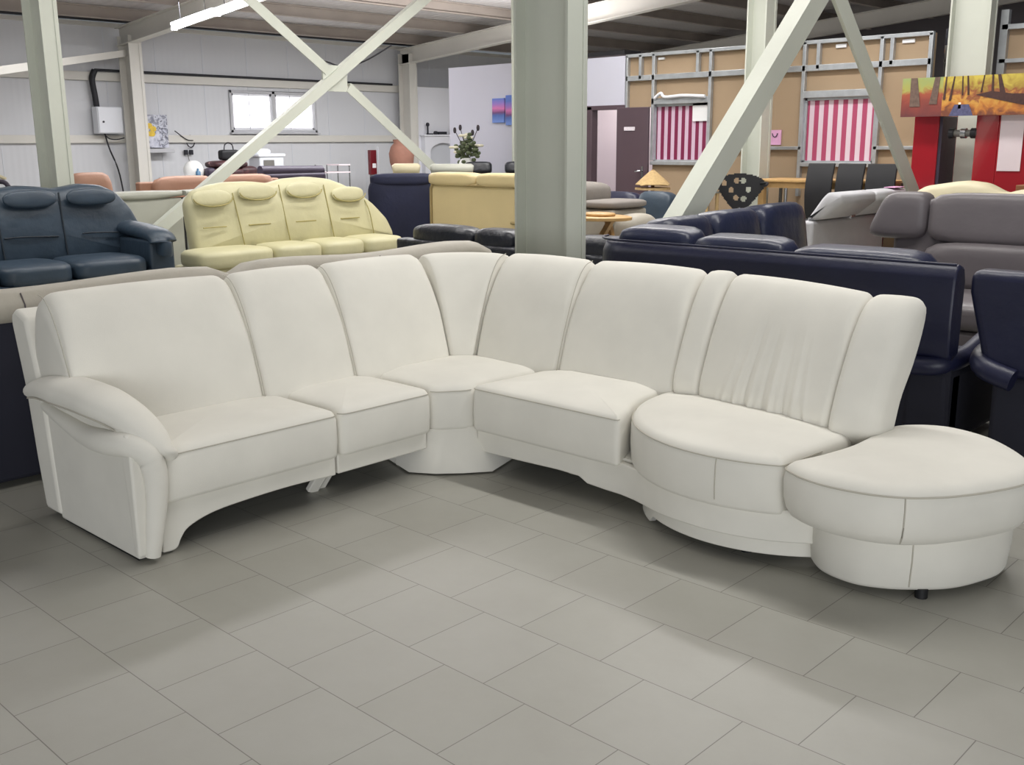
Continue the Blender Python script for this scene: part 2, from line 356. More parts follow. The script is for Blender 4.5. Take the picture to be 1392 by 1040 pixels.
# purlins along Y under the sheet
ORD = ['first', 'second', 'third', 'fourth', 'fifth', 'sixth', 'seventh', 'eighth', 'ninth', 'tenth', 'eleventh', 'twelfth', 'thirteenth', 'fourteenth', 'fifteenth', 'sixteenth', 'seventeenth']
for k in range(15):
    x = -19.2 + k * 1.62
    z = ZC(x)
    o = MB().prism([(0, 0), (.09, 0), (.09, -.02), (.02, -.02), (.02, -.2), (.09, -.2), (.09, -.22), (0, -.22)], -6, 26.9, lambda a, b, w: (x + a, w, z + b)).build('roof_purlin', 'purlin_paint', loc=(x, 10, z - .22))
    tag(o, 'long grey steel purlin under the roof sheet, %s counted from the white panel wall' % ORD[k], 'roof beam', 'roof purlins')
def ibeam(mb, h, b, tf, tw, T, w0, w1):   # section in (p,q): flanges at p=+-h/2, width b along q
    P = [(-h/2, -b/2), (-h/2 + tf, -b/2), (-h/2 + tf, -tw/2), (h/2 - tf, -tw/2), (h/2 - tf, -b/2), (h/2, -b/2), (h/2, b/2), (h/2 - tf, b/2), (h/2 - tf, tw/2), (-h/2 + tf, tw/2), (-h/2 + tf, b/2), (-h/2, b/2)]
    return mb.prism(P, w0, w1, T)
def column(x, y, z1, m, label, h=.45, b=.19, nm='steel_column', holes=False):
    t = thing(nm, label, 'column', (x, y, 0), 0)
    ibeam(MB(), h, b, .018, .012, lambda p, q, w: (p, q, w), .02, z1).build('shaft', m, t)
    MB().box(-h/2 - .06, h/2 + .06, -b/2 - .06, b/2 + .06, 0, .025).build('base_plate', m, t)
    q = MB(); q.tube([(h/2 + .004, b * .28, .3), (h/2 + .004, b * .28, z1 - .05)], .006, 6); q.build('conduit', m, t)
    return t
column(-4.50, 5.10, ZC(-4.5) - .02, 'steel_paint', 'thick pale green steel column rising right behind the white corner sofa')
column(-11.75, 5.02, ZC(-11.75) - .02, 'steel_paint', 'pale green steel column behind the dark blue-green leather sofa')
column(-4.38, 11.72, ZC(-4.45) - .02, 'steel_paint', 'pale green steel column between the two red glossy cabinet panels', .42, .19)
column(-10.72, 11.62, ZC(-8.45) - .02, 'steel_paint', 'pale steel column before the lavender wall, mostly hidden by the nearest column', .42, .19)
column(-6.72, 11.40, ZC(-6.72) - .02, 'steel_paint', 'pale steel column rising behind the black perforated swivel chair', .26, .24)
column(-19.55, 10.0, 3.6, 'steel_paint_white', 'cream steel wall column beside the white electrical box', .44, .26)
column(-19.55, 17.0, 3.65, 'steel_paint_white', 'cream steel wall column behind the terracotta vase', .40, .24)
column(-8.3, 26.8, ZC(-8.3) - .1, 'purlin_paint', 'dim brownish column on the far dark wall above the striped window', .4, .4)
# rafters along X
for y, hh, lb in ((2.85, .34, 'cream steel rafter crossing the roof above the near left end'), (9.95, .34, 'cream steel rafter rising from the column beside the electrical box'), (17.0, .36, 'cream steel rafter rising from the column behind the terracotta vase'), (24.0, .36, 'dim far steel rafter above the unfinished partition wall')):
    mb = MB(); z0 = ZC(-19.8) - .24; z1 = ZC(5.5) - .24
    ibeam(mb, hh, .2, .016, .012, lambda p, q, w: (-19.8 + w * 25.3, y + q, z0 + (z1 - z0) * w - hh/2 + p), 0, 1)
    o = mb.build('roof_rafter', 'steel_paint_white', loc=(-19.8, y, z0)); tag(o, lb, 'roof beam')
# braces: flat-faced angle bars
def angle_bar(name, a, b, w, label, m='steel_paint', up=(0, 0, 1), n=(1, 0, 0)):
    a, b = Vector(a), Vector(b); t_ = (b - a).normalized(); nn = Vector(n); x = t_.cross(nn).normalized()
    mb = MB(); P = [(-w/2, 0), (w/2, 0), (w/2, -.012), (-w/2 + .012, -.012), (-w/2 + .012, -w * .8), (-w/2, -w * .8)]
    mb.prism(P, 0, 1, lambda p, q, s_: tuple(a.lerp(b, s_) + x * p + nn * q)); o = mb.build(name, m, loc=tuple(a)); return tag(o, label, 'brace')
angle_bar('diagonal_brace', (-11.40, 5.75, 4.43), (-11.40, 8.55, 2.50), .13, 'upper left pale diagonal brace ending at the square gusset plate')
angle_bar('diagonal_brace', (-11.40, 8.88, 2.30), (-11.40, 11.25, .58), .13, 'lower right pale diagonal brace running from gusset plate down to tan sofa')
angle_bar('diagonal_brace', (-11.36, 5.55, .30), (-11.36, 11.6, 4.45), .13, 'long pale diagonal brace crossing before the bright window')
o = MB().box(-11.44, -11.41, 8.47, 8.86, 2.24, 2.57).build('gusset_plate', 'steel_paint', loc=(-11.42, 8.67, 2.24)); tag(o, 'square pale steel gusset plate where the diagonal braces cross', 'plate')
angle_bar('diagonal_brace', (-4.27, 5.35, .05), (-4.27, 8.27, 2.80), .19, 'thick pale diagonal brace rising from behind the navy corner sofa')
angle_bar('diagonal_brace', (-4.27, 8.40, 2.80), (-4.27, 10.93, .50), .17, 'pale diagonal brace descending to the grey sofa beside the red panel')
angle_bar('diagonal_brace', (-19.5, 9.9, 3.28), (-15.2, 4.6, 2.35), .12, 'thin cream brace at far left joining the column beside the electrical box', 'steel_paint_white', n=(.776, .63, 0))

# fluorescent lamps: fixture with a tube below, hung from the rafter
def tube_lamp(loc, rz, tilt, L_, label):
    t = thing('fluorescent_lamp', label, 'lamp', loc); t.rotation_euler = (0, -tilt, rz)
    MB().box(-L_/2, L_/2, -.05, .05, 0, .05).build('housing', 'white_plastic', t, bevel=.008)
    MB().tube([(-L_/2 + .03, 0, -.035), (L_/2 - .03, 0, -.035)], .033, 10).build('tube', 'tube_glow', t)
    for x in (-L_/2, L_/2 - .03): MB().box(x, x + .03, -.045, .045, -.07, .0).build('end_cap', 'white_plastic', t)
    for x in (-L_ * .3, L_ * .3): MB().tube([(x, 0, .05), (x, 0, .4)], .006, 6).build('hanger', 'dark_metal', t)
    return t
TL = math.atan(.085)
tube_lamp((-15.18, 8.85, 3.47), 0, TL + .01, 1.25, 'lit fluorescent tube lamp under the roof, left of the braces')
tube_lamp((-13.9, 8.85, 3.575), 0, TL + .01, 1.2, 'second fluorescent tube lamp, end to end with the brightest one')
tube_lamp((-10.5, 13.3, 4.2), 0, TL, 1.3, 'fluorescent tube lamp beside the top of the nearest thick column')

# ------------------------------------------------------------------ partition (wall_right) with studs, doors, windows
YP = 11.9
mb = MB()
def tanp(x0, x1, z0, z1): mb.box(x0, x1, YP, YP + .05, z0, z1)
tanp(-9.06, -8.62, 2.03, 2.72); tanp(-8.62, -7.72, 2.12, 2.72); tanp(-8.62, -7.72, 0, 1.30); tanp(-7.72, -6.36, 0, 2.72); tanp(-6.36, -5.45, 2.12, 2.72); tanp(-6.36, -5.45, 0, 1.30); tanp(-5.45, -4.84, 0, 2.72)
wr = struct(mb.build('wall_right', 'drywall_tan', loc=(-9, YP, 0)))
WRL = (-9, YP, 0)
def stud(x0, x1, z0, z1, nm='stud', y0=YP - .06): return MB().box(x0, x1, y0, YP, z0, z1).build(nm, 'galv', wr, WRL, bevel=.004)
for x, z0, z1 in ((-9.05, 0, 2.72), (-8.82, 2.4, 2.72), (-8.6, 1.32, 2.72), (-7.9, 2.45, 2.72), (-7.70, 0, 2.72), (-7.12, 0, 2.72), (-6.38, .9, 2.72), (-5.42, 1.3, 2.72), (-4.86, 0, 2.72), (-5.3, 2.4, 2.7), (-6.2, 2.4, 2.7)):
    stud(x - .022, x + .022, z0, z1)
stud(-9.06, -4.84, 2.69, 2.735, 'top_rail'); stud(-9.06, -4.84, 2.38, 2.45, 'middle_rail'); stud(-7.72, -6.36, 1.46, 1.50, 'lower_rail'); stud(-5.45, -4.84, 1.46, 1.50, 'lower_rail')
stud(-8.62, -7.72, 2.06, 2.14, 'window_head'); stud(-8.62, -7.72, 1.26, 1.31, 'window_ledge'); stud(-6.36, -5.45, 2.07, 2.15, 'window_head'); stud(-6.36, -5.45, 1.26, 1.31, 'window_ledge')
q = MB(); q.box(-8.55, -8.45, YP - .02, YP, 2.64, 2.67); q.box(-6.0, -5.87, YP - .02, YP, 2.63, 2.67); q.box(-5.2, -5.06, YP - .02, YP, 2.63, 2.67); q.build('paper_label', 'paper', wr, WRL)
def glazed(nm, x0, x1, z0, z1, m, lab):
    t = struct(bpy.data.objects.new(nm, None)); COL.objects.link(t); t.location = (x0, YP, z0); t['label'] = lab
    MB().box(x0, x1, YP + .015, YP + .03, z0, z1).build('striped_cover', m, t, (x0, YP, z0))
    q = MB(); 
    for a, b, c, d in ((x0, x0 + .03, z0, z1), (x1 - .03, x1, z0, z1), (x0, x1, z0, z0 + .03), (x0, x1, z1 - .03, z1)): q.box(a, b, YP - .01, YP + .04, c, d)
    q.build('window_frame', 'galv', t, (x0, YP, z0)); return t
glazed('window_2', -8.6, -7.72, 1.30, 2.06, 'stripe_dark', 'narrow window covered in dark wine red and lilac stripes')
glazed('window_3', -6.36, -5.45, 1.30, 2.07, 'stripe_bright', 'wide window covered in bright pink and white stripes')
o = MB().box(-7.98, -7.74, YP - .01, YP + .01, 1.83, 2.06).build('white_sheet', 'paper', loc=(-7.9, YP - .01, 1.83)); tag(o, 'white paper sheet over a corner of the wine red striped window', 'paper')
q = MB(); q.tube(crom([(-8.55, YP - .08, 2.14), (-8.45, YP - .08, 2.2), (-8.38, YP - .08, 2.15), (-8.1, YP - .08, 2.16), (-7.75, YP - .08, 2.14)]), .022, 8); o = q.build('rolled_plastic', 'white_plastic', loc=(-8.3, YP - .08, 2.14)); tag(o, 'crumpled white plastic roll lying above the wine red striped window', 'plastic')
# lavender wall face with door opening
YL = 11.84
mb = MB(); mb.box(-12.62, -9.86, YL, YL + .1, 0, 2.74); mb.box(-9.86, -9.06, YL, YL + .1, 2.07, 2.72)
struct(mb.build('wall_front', 'lavender', loc=(-11, YL, 0)))
o = MB().box(-9.9, -9.1, YL + .02, YL + .4, 2.745, 2.80).build('trim_5', 'black', loc=(-11, YL, 2.745)); struct(o)
t = struct(bpy.data.objects.new('door_1', None)); COL.objects.link(t); t.location = (-9.3, YL, 0); DL = (-9.3, YL, 0)
q = MB(); q.box(-9.86, -9.64, YL - .02, YL + .12, 0, 2.06); q.box(-9.86, -9.06, YL - .02, YL + .12, 2.01, 2.07); q.build('door_frame', 'door_brown', t, DL, bevel=.006)
lf = MB().box(-9.16, -8.62, YL - .06, YL - .015, .01, 2.03).build('door_leaf', 'door_brown', t, DL, bevel=.006)
q = MB(); q.tube([(-8.70, YL - .06, 1.18), (-8.70, YL - .11, 1.18), (-8.79, YL - .11, 1.17)], .012, 8); q.box(-8.715, -8.685, YL - .066, YL - .06, 1.05, 1.24); q.build('door_handle', 'chrome', lf, DL)
MB().box(-9.02, -8.84, YL - .07, YL - .058, 1.72, 1.77).build('door_sign', 'door_sign', lf, DL)
struct(MB().box(-13, -8.0, 13.4, 13.5, 0, 2.6).build('wall_2', 'pink_wall', loc=(-9.5, 13.4, 0)))
# tan partition continuing right of the column
mb = MB(); mb.box(-4.15, -2.5, 12.0, 12.05, 0, 2.74); w3 = struct(mb.build('wall_3', 'drywall_tan', loc=(-3.5, 12, 0)))
for a, b, c, d in ((-4.17, -4.09, 0, 2.9), (-4.15, -2.5, 2.7, 2.75), (-4.15, -2.5, 2.36, 2.4), (-3.2, -3.15, 0, 2.7)): MB().box(a, b, 11.93, 12.0, c, d).build('stud', 'galv', w3, (-3.5, 12, 0))
# timber and boxes seen in the gap by the column
t = thing('shelf_unit', 'dark open shelf with stacked materials between tan wall and right column', 'shelf', (-4.74, 12.3, 0))
MB().box(-.08, .08, -.15, .15, 2.2, 2.42).build('black_bin', 'black', t, bevel=.01)
MB().box(-.09, .09, -.15, .15, 2.60, 2.78).build('dark_bundle', 'dark_lumber', t, bevel=.01)
q = MB(); q.box(-.09, .09, -.15, .15, 2.42, 2.45); q.box(-.09, .09, -.15, .15, 2.0, 2.03); q.box(.06, .08, -.15, -.13, 0, 2.6); q.box(-.08, -.06, -.15, -.13, 0, 2.6); q.build('shelf_frame', 'grey_metal', t)
MB().box(-.09, .09, -.14, .14, 2.52, 2.56).build('plank', 'terracotta', t)
MB().box(-.09, .09, -.14, .14, 2.56, 2.60).build('plank', 'grey_metal', t)
# small papers
def card(nm, x0, x1, y, z0, z1, m, lab, cat, d=.012):
    o = MB().box(x0, x1, y - d, y, z0, z1).build(nm, m, loc=((x0 + x1) / 2, y, z0)); return tag(o, lab, cat)
pp = card('pink_poster', -6.83, -6.66, YP - .005, 1.52, 1.70, 'pink_paper', 'small pink paper sheet pinned on the tan wall beside a steel column', 'poster')
q = MB(); q.tube(crom([(-6.78, YP - .02, 1.66), (-6.77, YP - .02, 1.63), (-6.745, YP - .02, 1.615), (-6.72, YP - .02, 1.63), (-6.71, YP - .02, 1.66)]), .006, 6); q.build('drawn_mark', 'plum', pp, (pp.location.x, pp.location.y, pp.location.z))
for x0, x1, z0, z1, lb in ((-11.62, -11.36, 1.87, 2.235, 'left sunset seascape canvas on the lavender wall'), (-11.33, -11.05, 1.83, 2.275, 'right sunset seascape canvas on the lavender wall, partly behind a column')):
    o = MB().box(x0, x1, YL - .03, YL - .002, z0, z1).build('sunset_canvas', 'sunset', loc=((x0 + x1) / 2, YL - .02, z0), bevel=.004); tag(o, lb, 'picture')

# ------------------------------------------------------------------ the white corner sofa
SL = (-3.9, 3.0, 0)
sofa = thing('corner_sofa', 'large off-white suede corner sofa with rounded armrest in the foreground', 'sofa', SL)
def sp(mb, nm, m='suede', parent=None, **k): return mb.build(nm, m, parent or sofa, SL, **k)
BACK = [(0.0, .36), (0.0, .44), (.035, .56), (.085, .70), (.135, .82), (.185, .905), (.235, .955), (.29, .972), (.345, .955), (.39, .90), (.405, .80), (.40, .62), (.38, .46), (.36, .36)]
def resample(P, n):
    P = crom([(a, b, 0) for a, b in P], 8, True); L = [0]
    for i in range(len(P)): a, b = P[i], P[(i + 1) % len(P)]; L.append(L[-1] + sqrt((a[0] - b[0])**2 + (a[1] - b[1])**2))
    out = []; j = 0
    for k in range(n):
        d = L[-1] * k / n
        while L[j + 1] < d: j += 1
        t = (d - L[j]) / ((L[j + 1] - L[j]) or 1); a, b = P[j], P[(j + 1) % len(P)]; out.append((a[0] + (b[0] - a[0]) * t, a[1] + (b[1] - a[1]) * t))
    return out
def cushion(mb, path, prof=BACK, re=.03, n=44, dz=None, wr=None, bulge=.012, ns=12, top=1.6):
    """path: [(x, y, nx, ny)] along the cushion's foot; profile swept along it with rounded ends"""
    pr = resample(prof, n); ar = sum(pr[i - 1][0] * pr[i][1] - pr[i][0] * pr[i - 1][1] for i in range(n)); sg = 1 if ar > 0 else -1
    nm = []
    for i in range(n):
        a, b = pr[i - 1], pr[(i + 1) % n]; dx, dy = b[0] - a[0], b[1] - a[1]; l = sqrt(dx * dx + dy * dy); nm.append((-dy / l * sg, dx / l * sg))
    L = [0]
    for a, b in zip(path, path[1:]): L.append(L[-1] + sqrt((a[0] - b[0])**2 + (a[1] - b[1])**2))
    T = L[-1]; ss = [re * (1 - sin(pi / 2 * k / 5)) for k in range(5, 0, -1)] ; ss = [0, re * .06, re * .2, re * .45, re * .75]
    tp = [re * x for x in (1.3, 1.7, 2.2)]; ss = ss + [re] + tp; r2 = ss[-1] * 1.25
    st = ss + [r2 + (T - 2 * r2) * k / ns for k in range(ns + 1)] + [T - x for x in reversed(ss)]
    rings = []
    for s_ in st:
        k = 0
        while k < len(L) - 2 and L[k + 1] < s_: k += 1
        t = min(1, max(0, (s_ - L[k]) / ((L[k + 1] - L[k]) or 1))); p = [path[k][c] + (path[k + 1][c] - path[k][c]) * t for c in range(4)]
        l = sqrt(p[2]**2 + p[3]**2); nx, ny = p[2] / l, p[3] / l
        e = min(s_, T - s_)
        u = s_ / T; bl = bulge * sin(pi * u) ** .7 if 0 < u < 1 else 0
        zs = dz(u) if dz else 1
        ring = []
        for (d, z), (a, b) in zip(pr, nm):
            w = (wr(u, d, z) if wr else 0) + bl; q_ = re * (1 + top * min(1, max(0, (z - .70) / .2)))
            ins = 0 if e >= q_ else q_ * (1 - sqrt(max(0, 1 - ((q_ - e) / q_)**2)))
            d2 = d + a * (ins - w); z2 = z + b * (ins - w); z2 = .40 + (z2 - .40) * zs
            ring.append((p[0] + nx * d2, p[1] + ny * d2, z2))
        rings.append(ring)
    return mb.loft(rings)
XB, YB = -3.985, 3.815
def seam_of(path_pt, prof=BACK, dz=1, off=.004):
    x, y, nx, ny = path_pt; pts = crom([(d - .004, z, 0) for d, z in prof[1:8]], 4)
    return [(x + nx * d, y + ny * d, .40 + (z - .40) * dz) for d, z, _ in pts]
# left run, facing +X
for a, b, hz, g in ((1.70, 2.549, 1.0, 0), (2.549, 3.079, 1.0, 0), (3.079, 3.718, 1.0, 0)):
    mb = MB(); fan = (lambda u, d, z: 0)
    path = [(XB, a + (b - a) * k / 6, -1, (.0 if k < 6 else 0) + .13 * (k / 6) * (1 if a > 3 else .45)) for k in range(7)]
    pk = lambda u, d, z: (.004 * sin(z * 90) * max(0, 1 - u * 12) if z > .8 else 0)
    o = sp(cushion(mb, path, wr=pk), 'back_cushion')
    mb = MB(); mb.tube(seam_of(path[0]), .0022, 5); 
    sp(mb, 'piping', 'suede_seam', o)
# corner wedge
path = []
for k in range(9):
    t = k / 8; th = radians(172 - 72 * t - 5); path.append((-3.985 + .085 * t, 3.722 + .07 * t, cos(th), sin(th)))
sp(cushion(MB(), path, re=.012, bulge=.004, top=.3), 'corner_back')
# right run, facing -Y, then the turned end section
RB = [((-3.893, 3.805, 0, 1), (-3.331, 3.83, 0, 1), 1.0), ((-3.331, 3.83, 0, 1), (-2.66, 3.86, 0, 1), 1.0)]
for a, b, hz in RB:
    path = [tuple(a[c] + (b[c] - a[c]) * k / 6 for c in range(4)) for k in range(7)]
    path = [(x, y, (-.13 * (1 - k / 6) if a[0] < -3.8 else -.03), 1) for k, (x, y, _, _) in enumerate(path)]
    pk = (lambda u, d, z: .006 * sin(z * 120) * max(0, 1 - (1 - u) * 9) if z > .84 else 0)
    o = sp(cushion(MB(), path, wr=pk), 'back_cushion'); sp(MB().tube(seam_of(path[0]), .0022, 5), 'piping', 'suede_seam', o)
def line(a, b, n=6): return [tuple(a[c] + (b[c] - a[c]) * k / n for c in range(4)) for k in range(n + 1)]
ROLL = [(.01, .43), (.0, .50), (.035, .60), (.085, .72), (.135, .83), (.185, .91), (.235, .958), (.285, .972), (.325, .955), (.335, .90), (.305, .80), (.25, .68), (.185, .56), (.12, .46), (.06, .405)]
o = sp(cushion(MB(), line((-2.655, 3.85, -.02, 1), (-2.515, 3.86, .02, 1)), ROLL, re=.03, ns=6, top=.35, bulge=.008), 'back_roll')
def wrk(u, d, z):
    if d > .26 or z < .4: return 0
    h = (z - .42) / .5; c = .55 + (u - .55) * (1 + .5 * h)          # gathers fan out upwards from the lower edge
    g = sum(a_ * math.exp(-((c - c0) / w_)**2) for c0, w_, a_ in ((.22, .022, .6), (.31, .02, .9), (.38, .016, -1.0), (.44, .02, .8), (.53, .018, -.9), (.60, .022, 1.0), (.69, .02, -.7), (.78, .022, .8), (.86, .018, .5)))
    return .013 * g * max(0, 1 - h * 1.15) + (.004 * sin(u * 120) * max(0, 1 - h * 6))
o = sp(cushion(MB(), line((-2.512, 3.845, .0, 1), (-1.828, 3.745, .10, 1)), ROLL, re=.035, top=.6, n=64, ns=90, wr=wrk, dz=lambda u: 1.0 - .03 * u), 'back_cushion')
o = sp(cushion(MB(), line((-1.828, 3.725, .05, 1), (-1.640, 3.785, .12, 1)), [(.01, .41), (-.004, .47)] + ROLL[2:-2] + [(.14, .42), (.07, .375)], re=.042, ns=8, top=.25, dz=lambda u: .965 - .012 * u), 'back_roll')
# rear shells
prof = [(-4.40, .03), (-4.44, .25), (-4.48, .55), (-4.55, .82), (-4.55, .865), (-4.50, .895), (-4.40, .86), (-4.30, .50), (-4.25, .03)]
sp(MB().prism(prof, 1.685, 4.2, lambda a, b, w: (a, w, b)), 'back_frame', bevel=.02, seg=3)
sp(MB().prism([(-a - .14, b) for a, b in prof], -4.2, -1.88, lambda a, b, w: (w, a, b)), 'back_frame', bevel=.02, seg=3)
# seats
SEAT = [(.215, .02), (.22, .006), (.235, 0), (.30, -.004), (.385, -.002), (.408, .004), (.424, .016), (.434, .036)]
def seat(pts, r, nm='seat_cushion', crown=.024, prof=SEAT, m='suede', seam=None):
    ol = rpoly(pts, r); mb = MB().slab(ol, prof, crown, 7); o = sp(mb, nm, m, ang=80)
    if seam:
        P = [(x, y, prof[-3][0] + .001) for x, y in inset(ol, prof[-3][1] - .002) if seam(x, y)]
        if len(P) > 3: sp(MB().tube(P, .0035, 5), 'piping', 'suede_seam', o)
    return o
sL = lambda lim: (lambda x, y: x > lim)
def ordered(ol, test):
    n = len(ol); st = [i for i in range(n) if test(*ol[i]) and not test(*ol[i - 1])]
    i = st[0]; out = []
    while test(*ol[i % n]) and len(out) < n: out.append(ol[i % n]); i += 1
    return out
def seat2(pts, r, test, crown=.024, prof=SEAT, zoff=0, nm='seat_cushion'):
    ol = rpoly(pts, r); pf = [(z + zoff, i) for z, i in prof]
    o = sp(MB().slab(ol, pf, crown, 7), nm, ang=80)
    q = ordered(inset(ol, pf[-3][1] - .0025), test)
    sp(MB().tube([(x, y, pf[-3][0]) for x, y in q], .0024, 5), 'piping', 'suede_seam', o); return o
seat2([(-3.55, 1.80), (-3.55, 2.64), (-4.14, 2.64), (-4.14, 1.80)], [.045, .05, .04, .04], lambda x, y: x > -3.60)
seat2([(-3.55, 2.65), (-3.55, 3.185), (-4.14, 3.185), (-4.14, 2.65)], [.05, .05, .04, .04], lambda x, y: x > -3.60)
seat2([(-3.57, 3.20), (-3.47, 3.335), (-3.44, 3.9), (-3.75, 4.0), (-4.1, 3.95), (-4.14, 3.6), (-4.14, 3.2)], [.045, .045, .045, .1, .1, .045, .045], lambda x, y: x > -3.60 and y < 3.375, .03)
RC, RR = (-2.06, 3.838), .645
cc = [(RC[0] + (RR + .010) * cos(radians(a)), RC[1] + (RR + .010) * sin(radians(a))) for a in range(222, 170, -6)]
seat2([(-3.455, 3.35), (-2.566, 3.35)] + cc[2:] + [(-2.70, 3.99), (-3.42, 3.99)], [.03, .036] + [.001] * (len(cc) - 2) + [.03, .03], lambda x, y: y < 3.375, .034, [(.212, .02), (.216, .006), (.23, 0), (.30, -.003), (.385, 0), (.405, .003), (.418, .007), (.429, .014), (.436, .024)])
cc = [(RC[0] + RR * cos(radians(a)), RC[1] + RR * sin(radians(a))) for a in range(168, 301, 5)]
seat2(cc + [(-1.725, 3.75), (-1.80, 4.05), (-2.5, 4.05)], [.0012] * (len(cc) - 1) + [.06, .05, .05, .05], lambda x, y: y < 3.6 and x < -1.735, .024, zoff=.004)
a_ = radians(276); q = [(RC[0] + r_ * cos(a_), RC[1] + r_ * sin(a_), z) for r_, z in ((RR - .003, .41), (RR + .003, .385), (RR + .005, .30), (RR + .001, .25))]
sp(MB().tube(q, .0022, 5), 'seam', 'suede_seam')
# lower fronts
def strip(mb, path, th=.03):     # path (x, y, z0, z1), thickness to the left of travel
    n = len(path); F = []; Bk = []
    for i in range(n):
        a = path[max(0, i - 1)]; b = path[min(n - 1, i + 1)]; dx, dy = b[0] - a[0], b[1] - a[1]; l = sqrt(dx * dx + dy * dy)
        nx, ny = -dy / l * th, dx / l * th; x, y, z0, z1 = path[i]; F.append(((x, y, z0), (x, y, z1))); Bk.append(((x + nx, y + ny, z0), (x + nx, y + ny, z1)))
    rings = [[F[i][0], F[i][1], Bk[i][1], Bk[i][0]] for i in range(n)]
    return mb.loft(rings)
arch = crom([(1.80, .01, 0), (1.855, .012, 0), (1.88, .05, 0), (1.915, .085, 0), (2.01, .115, 0), (2.15, .128, 0), (2.40, .134, 0), (2.638, .126, 0)], 4)
pth = [(-3.592, y, z, .225) for y, z, _ in arch]
sp(strip(MB(), pth, .035), 'front_panel', bevel=.006)
sp(strip(MB(), [(-3.592, 2.65, .128, .225), (-3.592, 3.18, .128, .225)], .035), 'front_panel', bevel=.008)
R2 = .66
bp = [(-3.46, 3.392, .10, .222), (-3.2, 3.392, .104, .222), (-2.95, 3.392, .112, .222), (-2.82, 3.392, .11, .222), (-2.77, 3.392, .085, .222), (-2.66, 3.390, .08, .222), (-2.57, 3.376, .084, .226), (-2.48, 3.345, .09, .23), (-2.40, 3.308, .096, .236)]
rd = [(RC[0] + (RR - .018) * cos(radians(a)), RC[1] + (RR - .018) * sin(radians(a)), .10 + .012 * min(1, (a - 244) / 18), .238) for a in range(244, 318, 5)]
sp(strip(MB(), bp + rd, .035), 'front_panel', bevel=.006)
pl = [(RC[0] + .59 * cos(radians(a)), RC[1] + .59 * sin(radians(a)), (.012 if 198 < a < 236 else .045), .125) for a in range(194, 318, 4)]
sp(strip(MB(), pl, .03), 'turntable_ring', bevel=.004)
sp(MB().box(-2.9, -2.42, 3.42, 4.1, .10, .236), 'base_frame')
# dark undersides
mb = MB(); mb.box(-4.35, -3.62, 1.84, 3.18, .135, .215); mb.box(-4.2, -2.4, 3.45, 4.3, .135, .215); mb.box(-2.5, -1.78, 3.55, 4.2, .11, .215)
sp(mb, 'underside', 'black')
# corner base, flaring to the floor
top = [(-3.585, 3.20), (-3.55, 3.25), (-3.51, 3.30), (-3.475, 3.35), (-3.5, 3.8), (-4.1, 3.9), (-4.1, 3.25)]
bot = [(-3.66, 3.12), (-3.545, 3.19), (-3.455, 3.285), (-3.37, 3.40), (-3.5, 3.8), (-4.1, 3.9), (-4.1, 3.25)]
rings = []
for z, t in ((.01, 1), (.06, .9), (.12, .45), (.17, .1), (.225, 0)):
    rings.append([(a[0] + (b[0] - a[0]) * t, a[1] + (b[1] - a[1]) * t, z) for a, b in zip(top, bot)])
sp(MB().loft(rings), 'corner_base', ang=70)
# slanted feet
for y, x in ((2.66, -3.79), (2.715, -3.81), (3.20, -3.80)):
    mb = MB(); mb.bar((x - .01, y - .015, 0), (x + .05, y + .045, .14), .03, .055, (1, 0, 0)); sp(mb, 'foot', bevel=.006)
for x, y in ((-2.85, 4.2), (-4.2, 4.2), (-4.25, 1.80), (-1.95, 4.1)):
    sp(MB().tube([(x, y, 0), (x, y, .14)], .025, 10), 'foot', 'black')
for x, y in ((-2.3, 3.45), (-1.95, 3.38)):
    sp(MB().tube([(x, y, 0), (x, y, .12)], .025, 10), 'foot', 'black')
# armrest: side panel, tapered front facing, pad, roll
sp(MB().prism([(-4.27, .012), (-4.31, .53), (-4.0, .53), (-3.66, .52), (-3.615, .45), (-3.585, .014)], 1.695, 1.79, lambda a, b, w: (a, w, b)), 'arm_side', bevel=.012, seg=3)
sp(MB().prism([(-3.60, .03), (-3.625, .30), (-3.655, .50), (-3.60, .51), (-3.57, .47), (-3.565, .03)], 1.688, 1.775, lambda a, b, w: (a, w, b)), 'arm_front', bevel=.01, seg=3)
pad = crom([(-4.40, 1.70, .555), (-4.22, 1.70, .59), (-4.0, 1.715, .595), (-3.82, 1.735, .58), (-3.70, 1.765, .545), (-3.61, 1.795, .49), (-3.57, 1.82, .44), (-3.575, 1.835, .40)], 5)
rad = [.055 + .045 * min(1, i / 8) - max(0, i - 14) * .0026 for i in range(len(pad))]
ap = sp(MB().tube(pad, rad, 18, sq=.66), 'arm_pad', ang=70)
sm = [(x, y - r_ * .92, z - .028) for (x, y, z), r_ in zip(pad, rad)][2:-6]
sp(MB().tube(sm, .0035, 5), 'piping', 'suede_seam', ap)
roll = crom([(-4.32, 1.70, .50), (-4.12, 1.69, .475), (-3.9, 1.685, .452), (-3.72, 1.69, .458), (-3.62, 1.715, .462), (-3.567, 1.755, .43), (-3.552, 1.772, .36), (-3.552, 1.77, .25), (-3.556, 1.752, .12), (-3.565, 1.742, .025)], 5)
rr2 = [min(.052, .022 + i * .0022) if i < 26 else max(.03, .052 - (i - 26) * .0012) for i in range(len(roll))]
sp(MB().tube(roll, rr2, 14, sq=.95), 'arm_roll', ang=70)
sp(MB().box(-4.26, -3.62, 1.71, 1.80, .0, .013), 'arm_shadow_strip', 'black')  # black strip standing in for the thin shadow under the arm

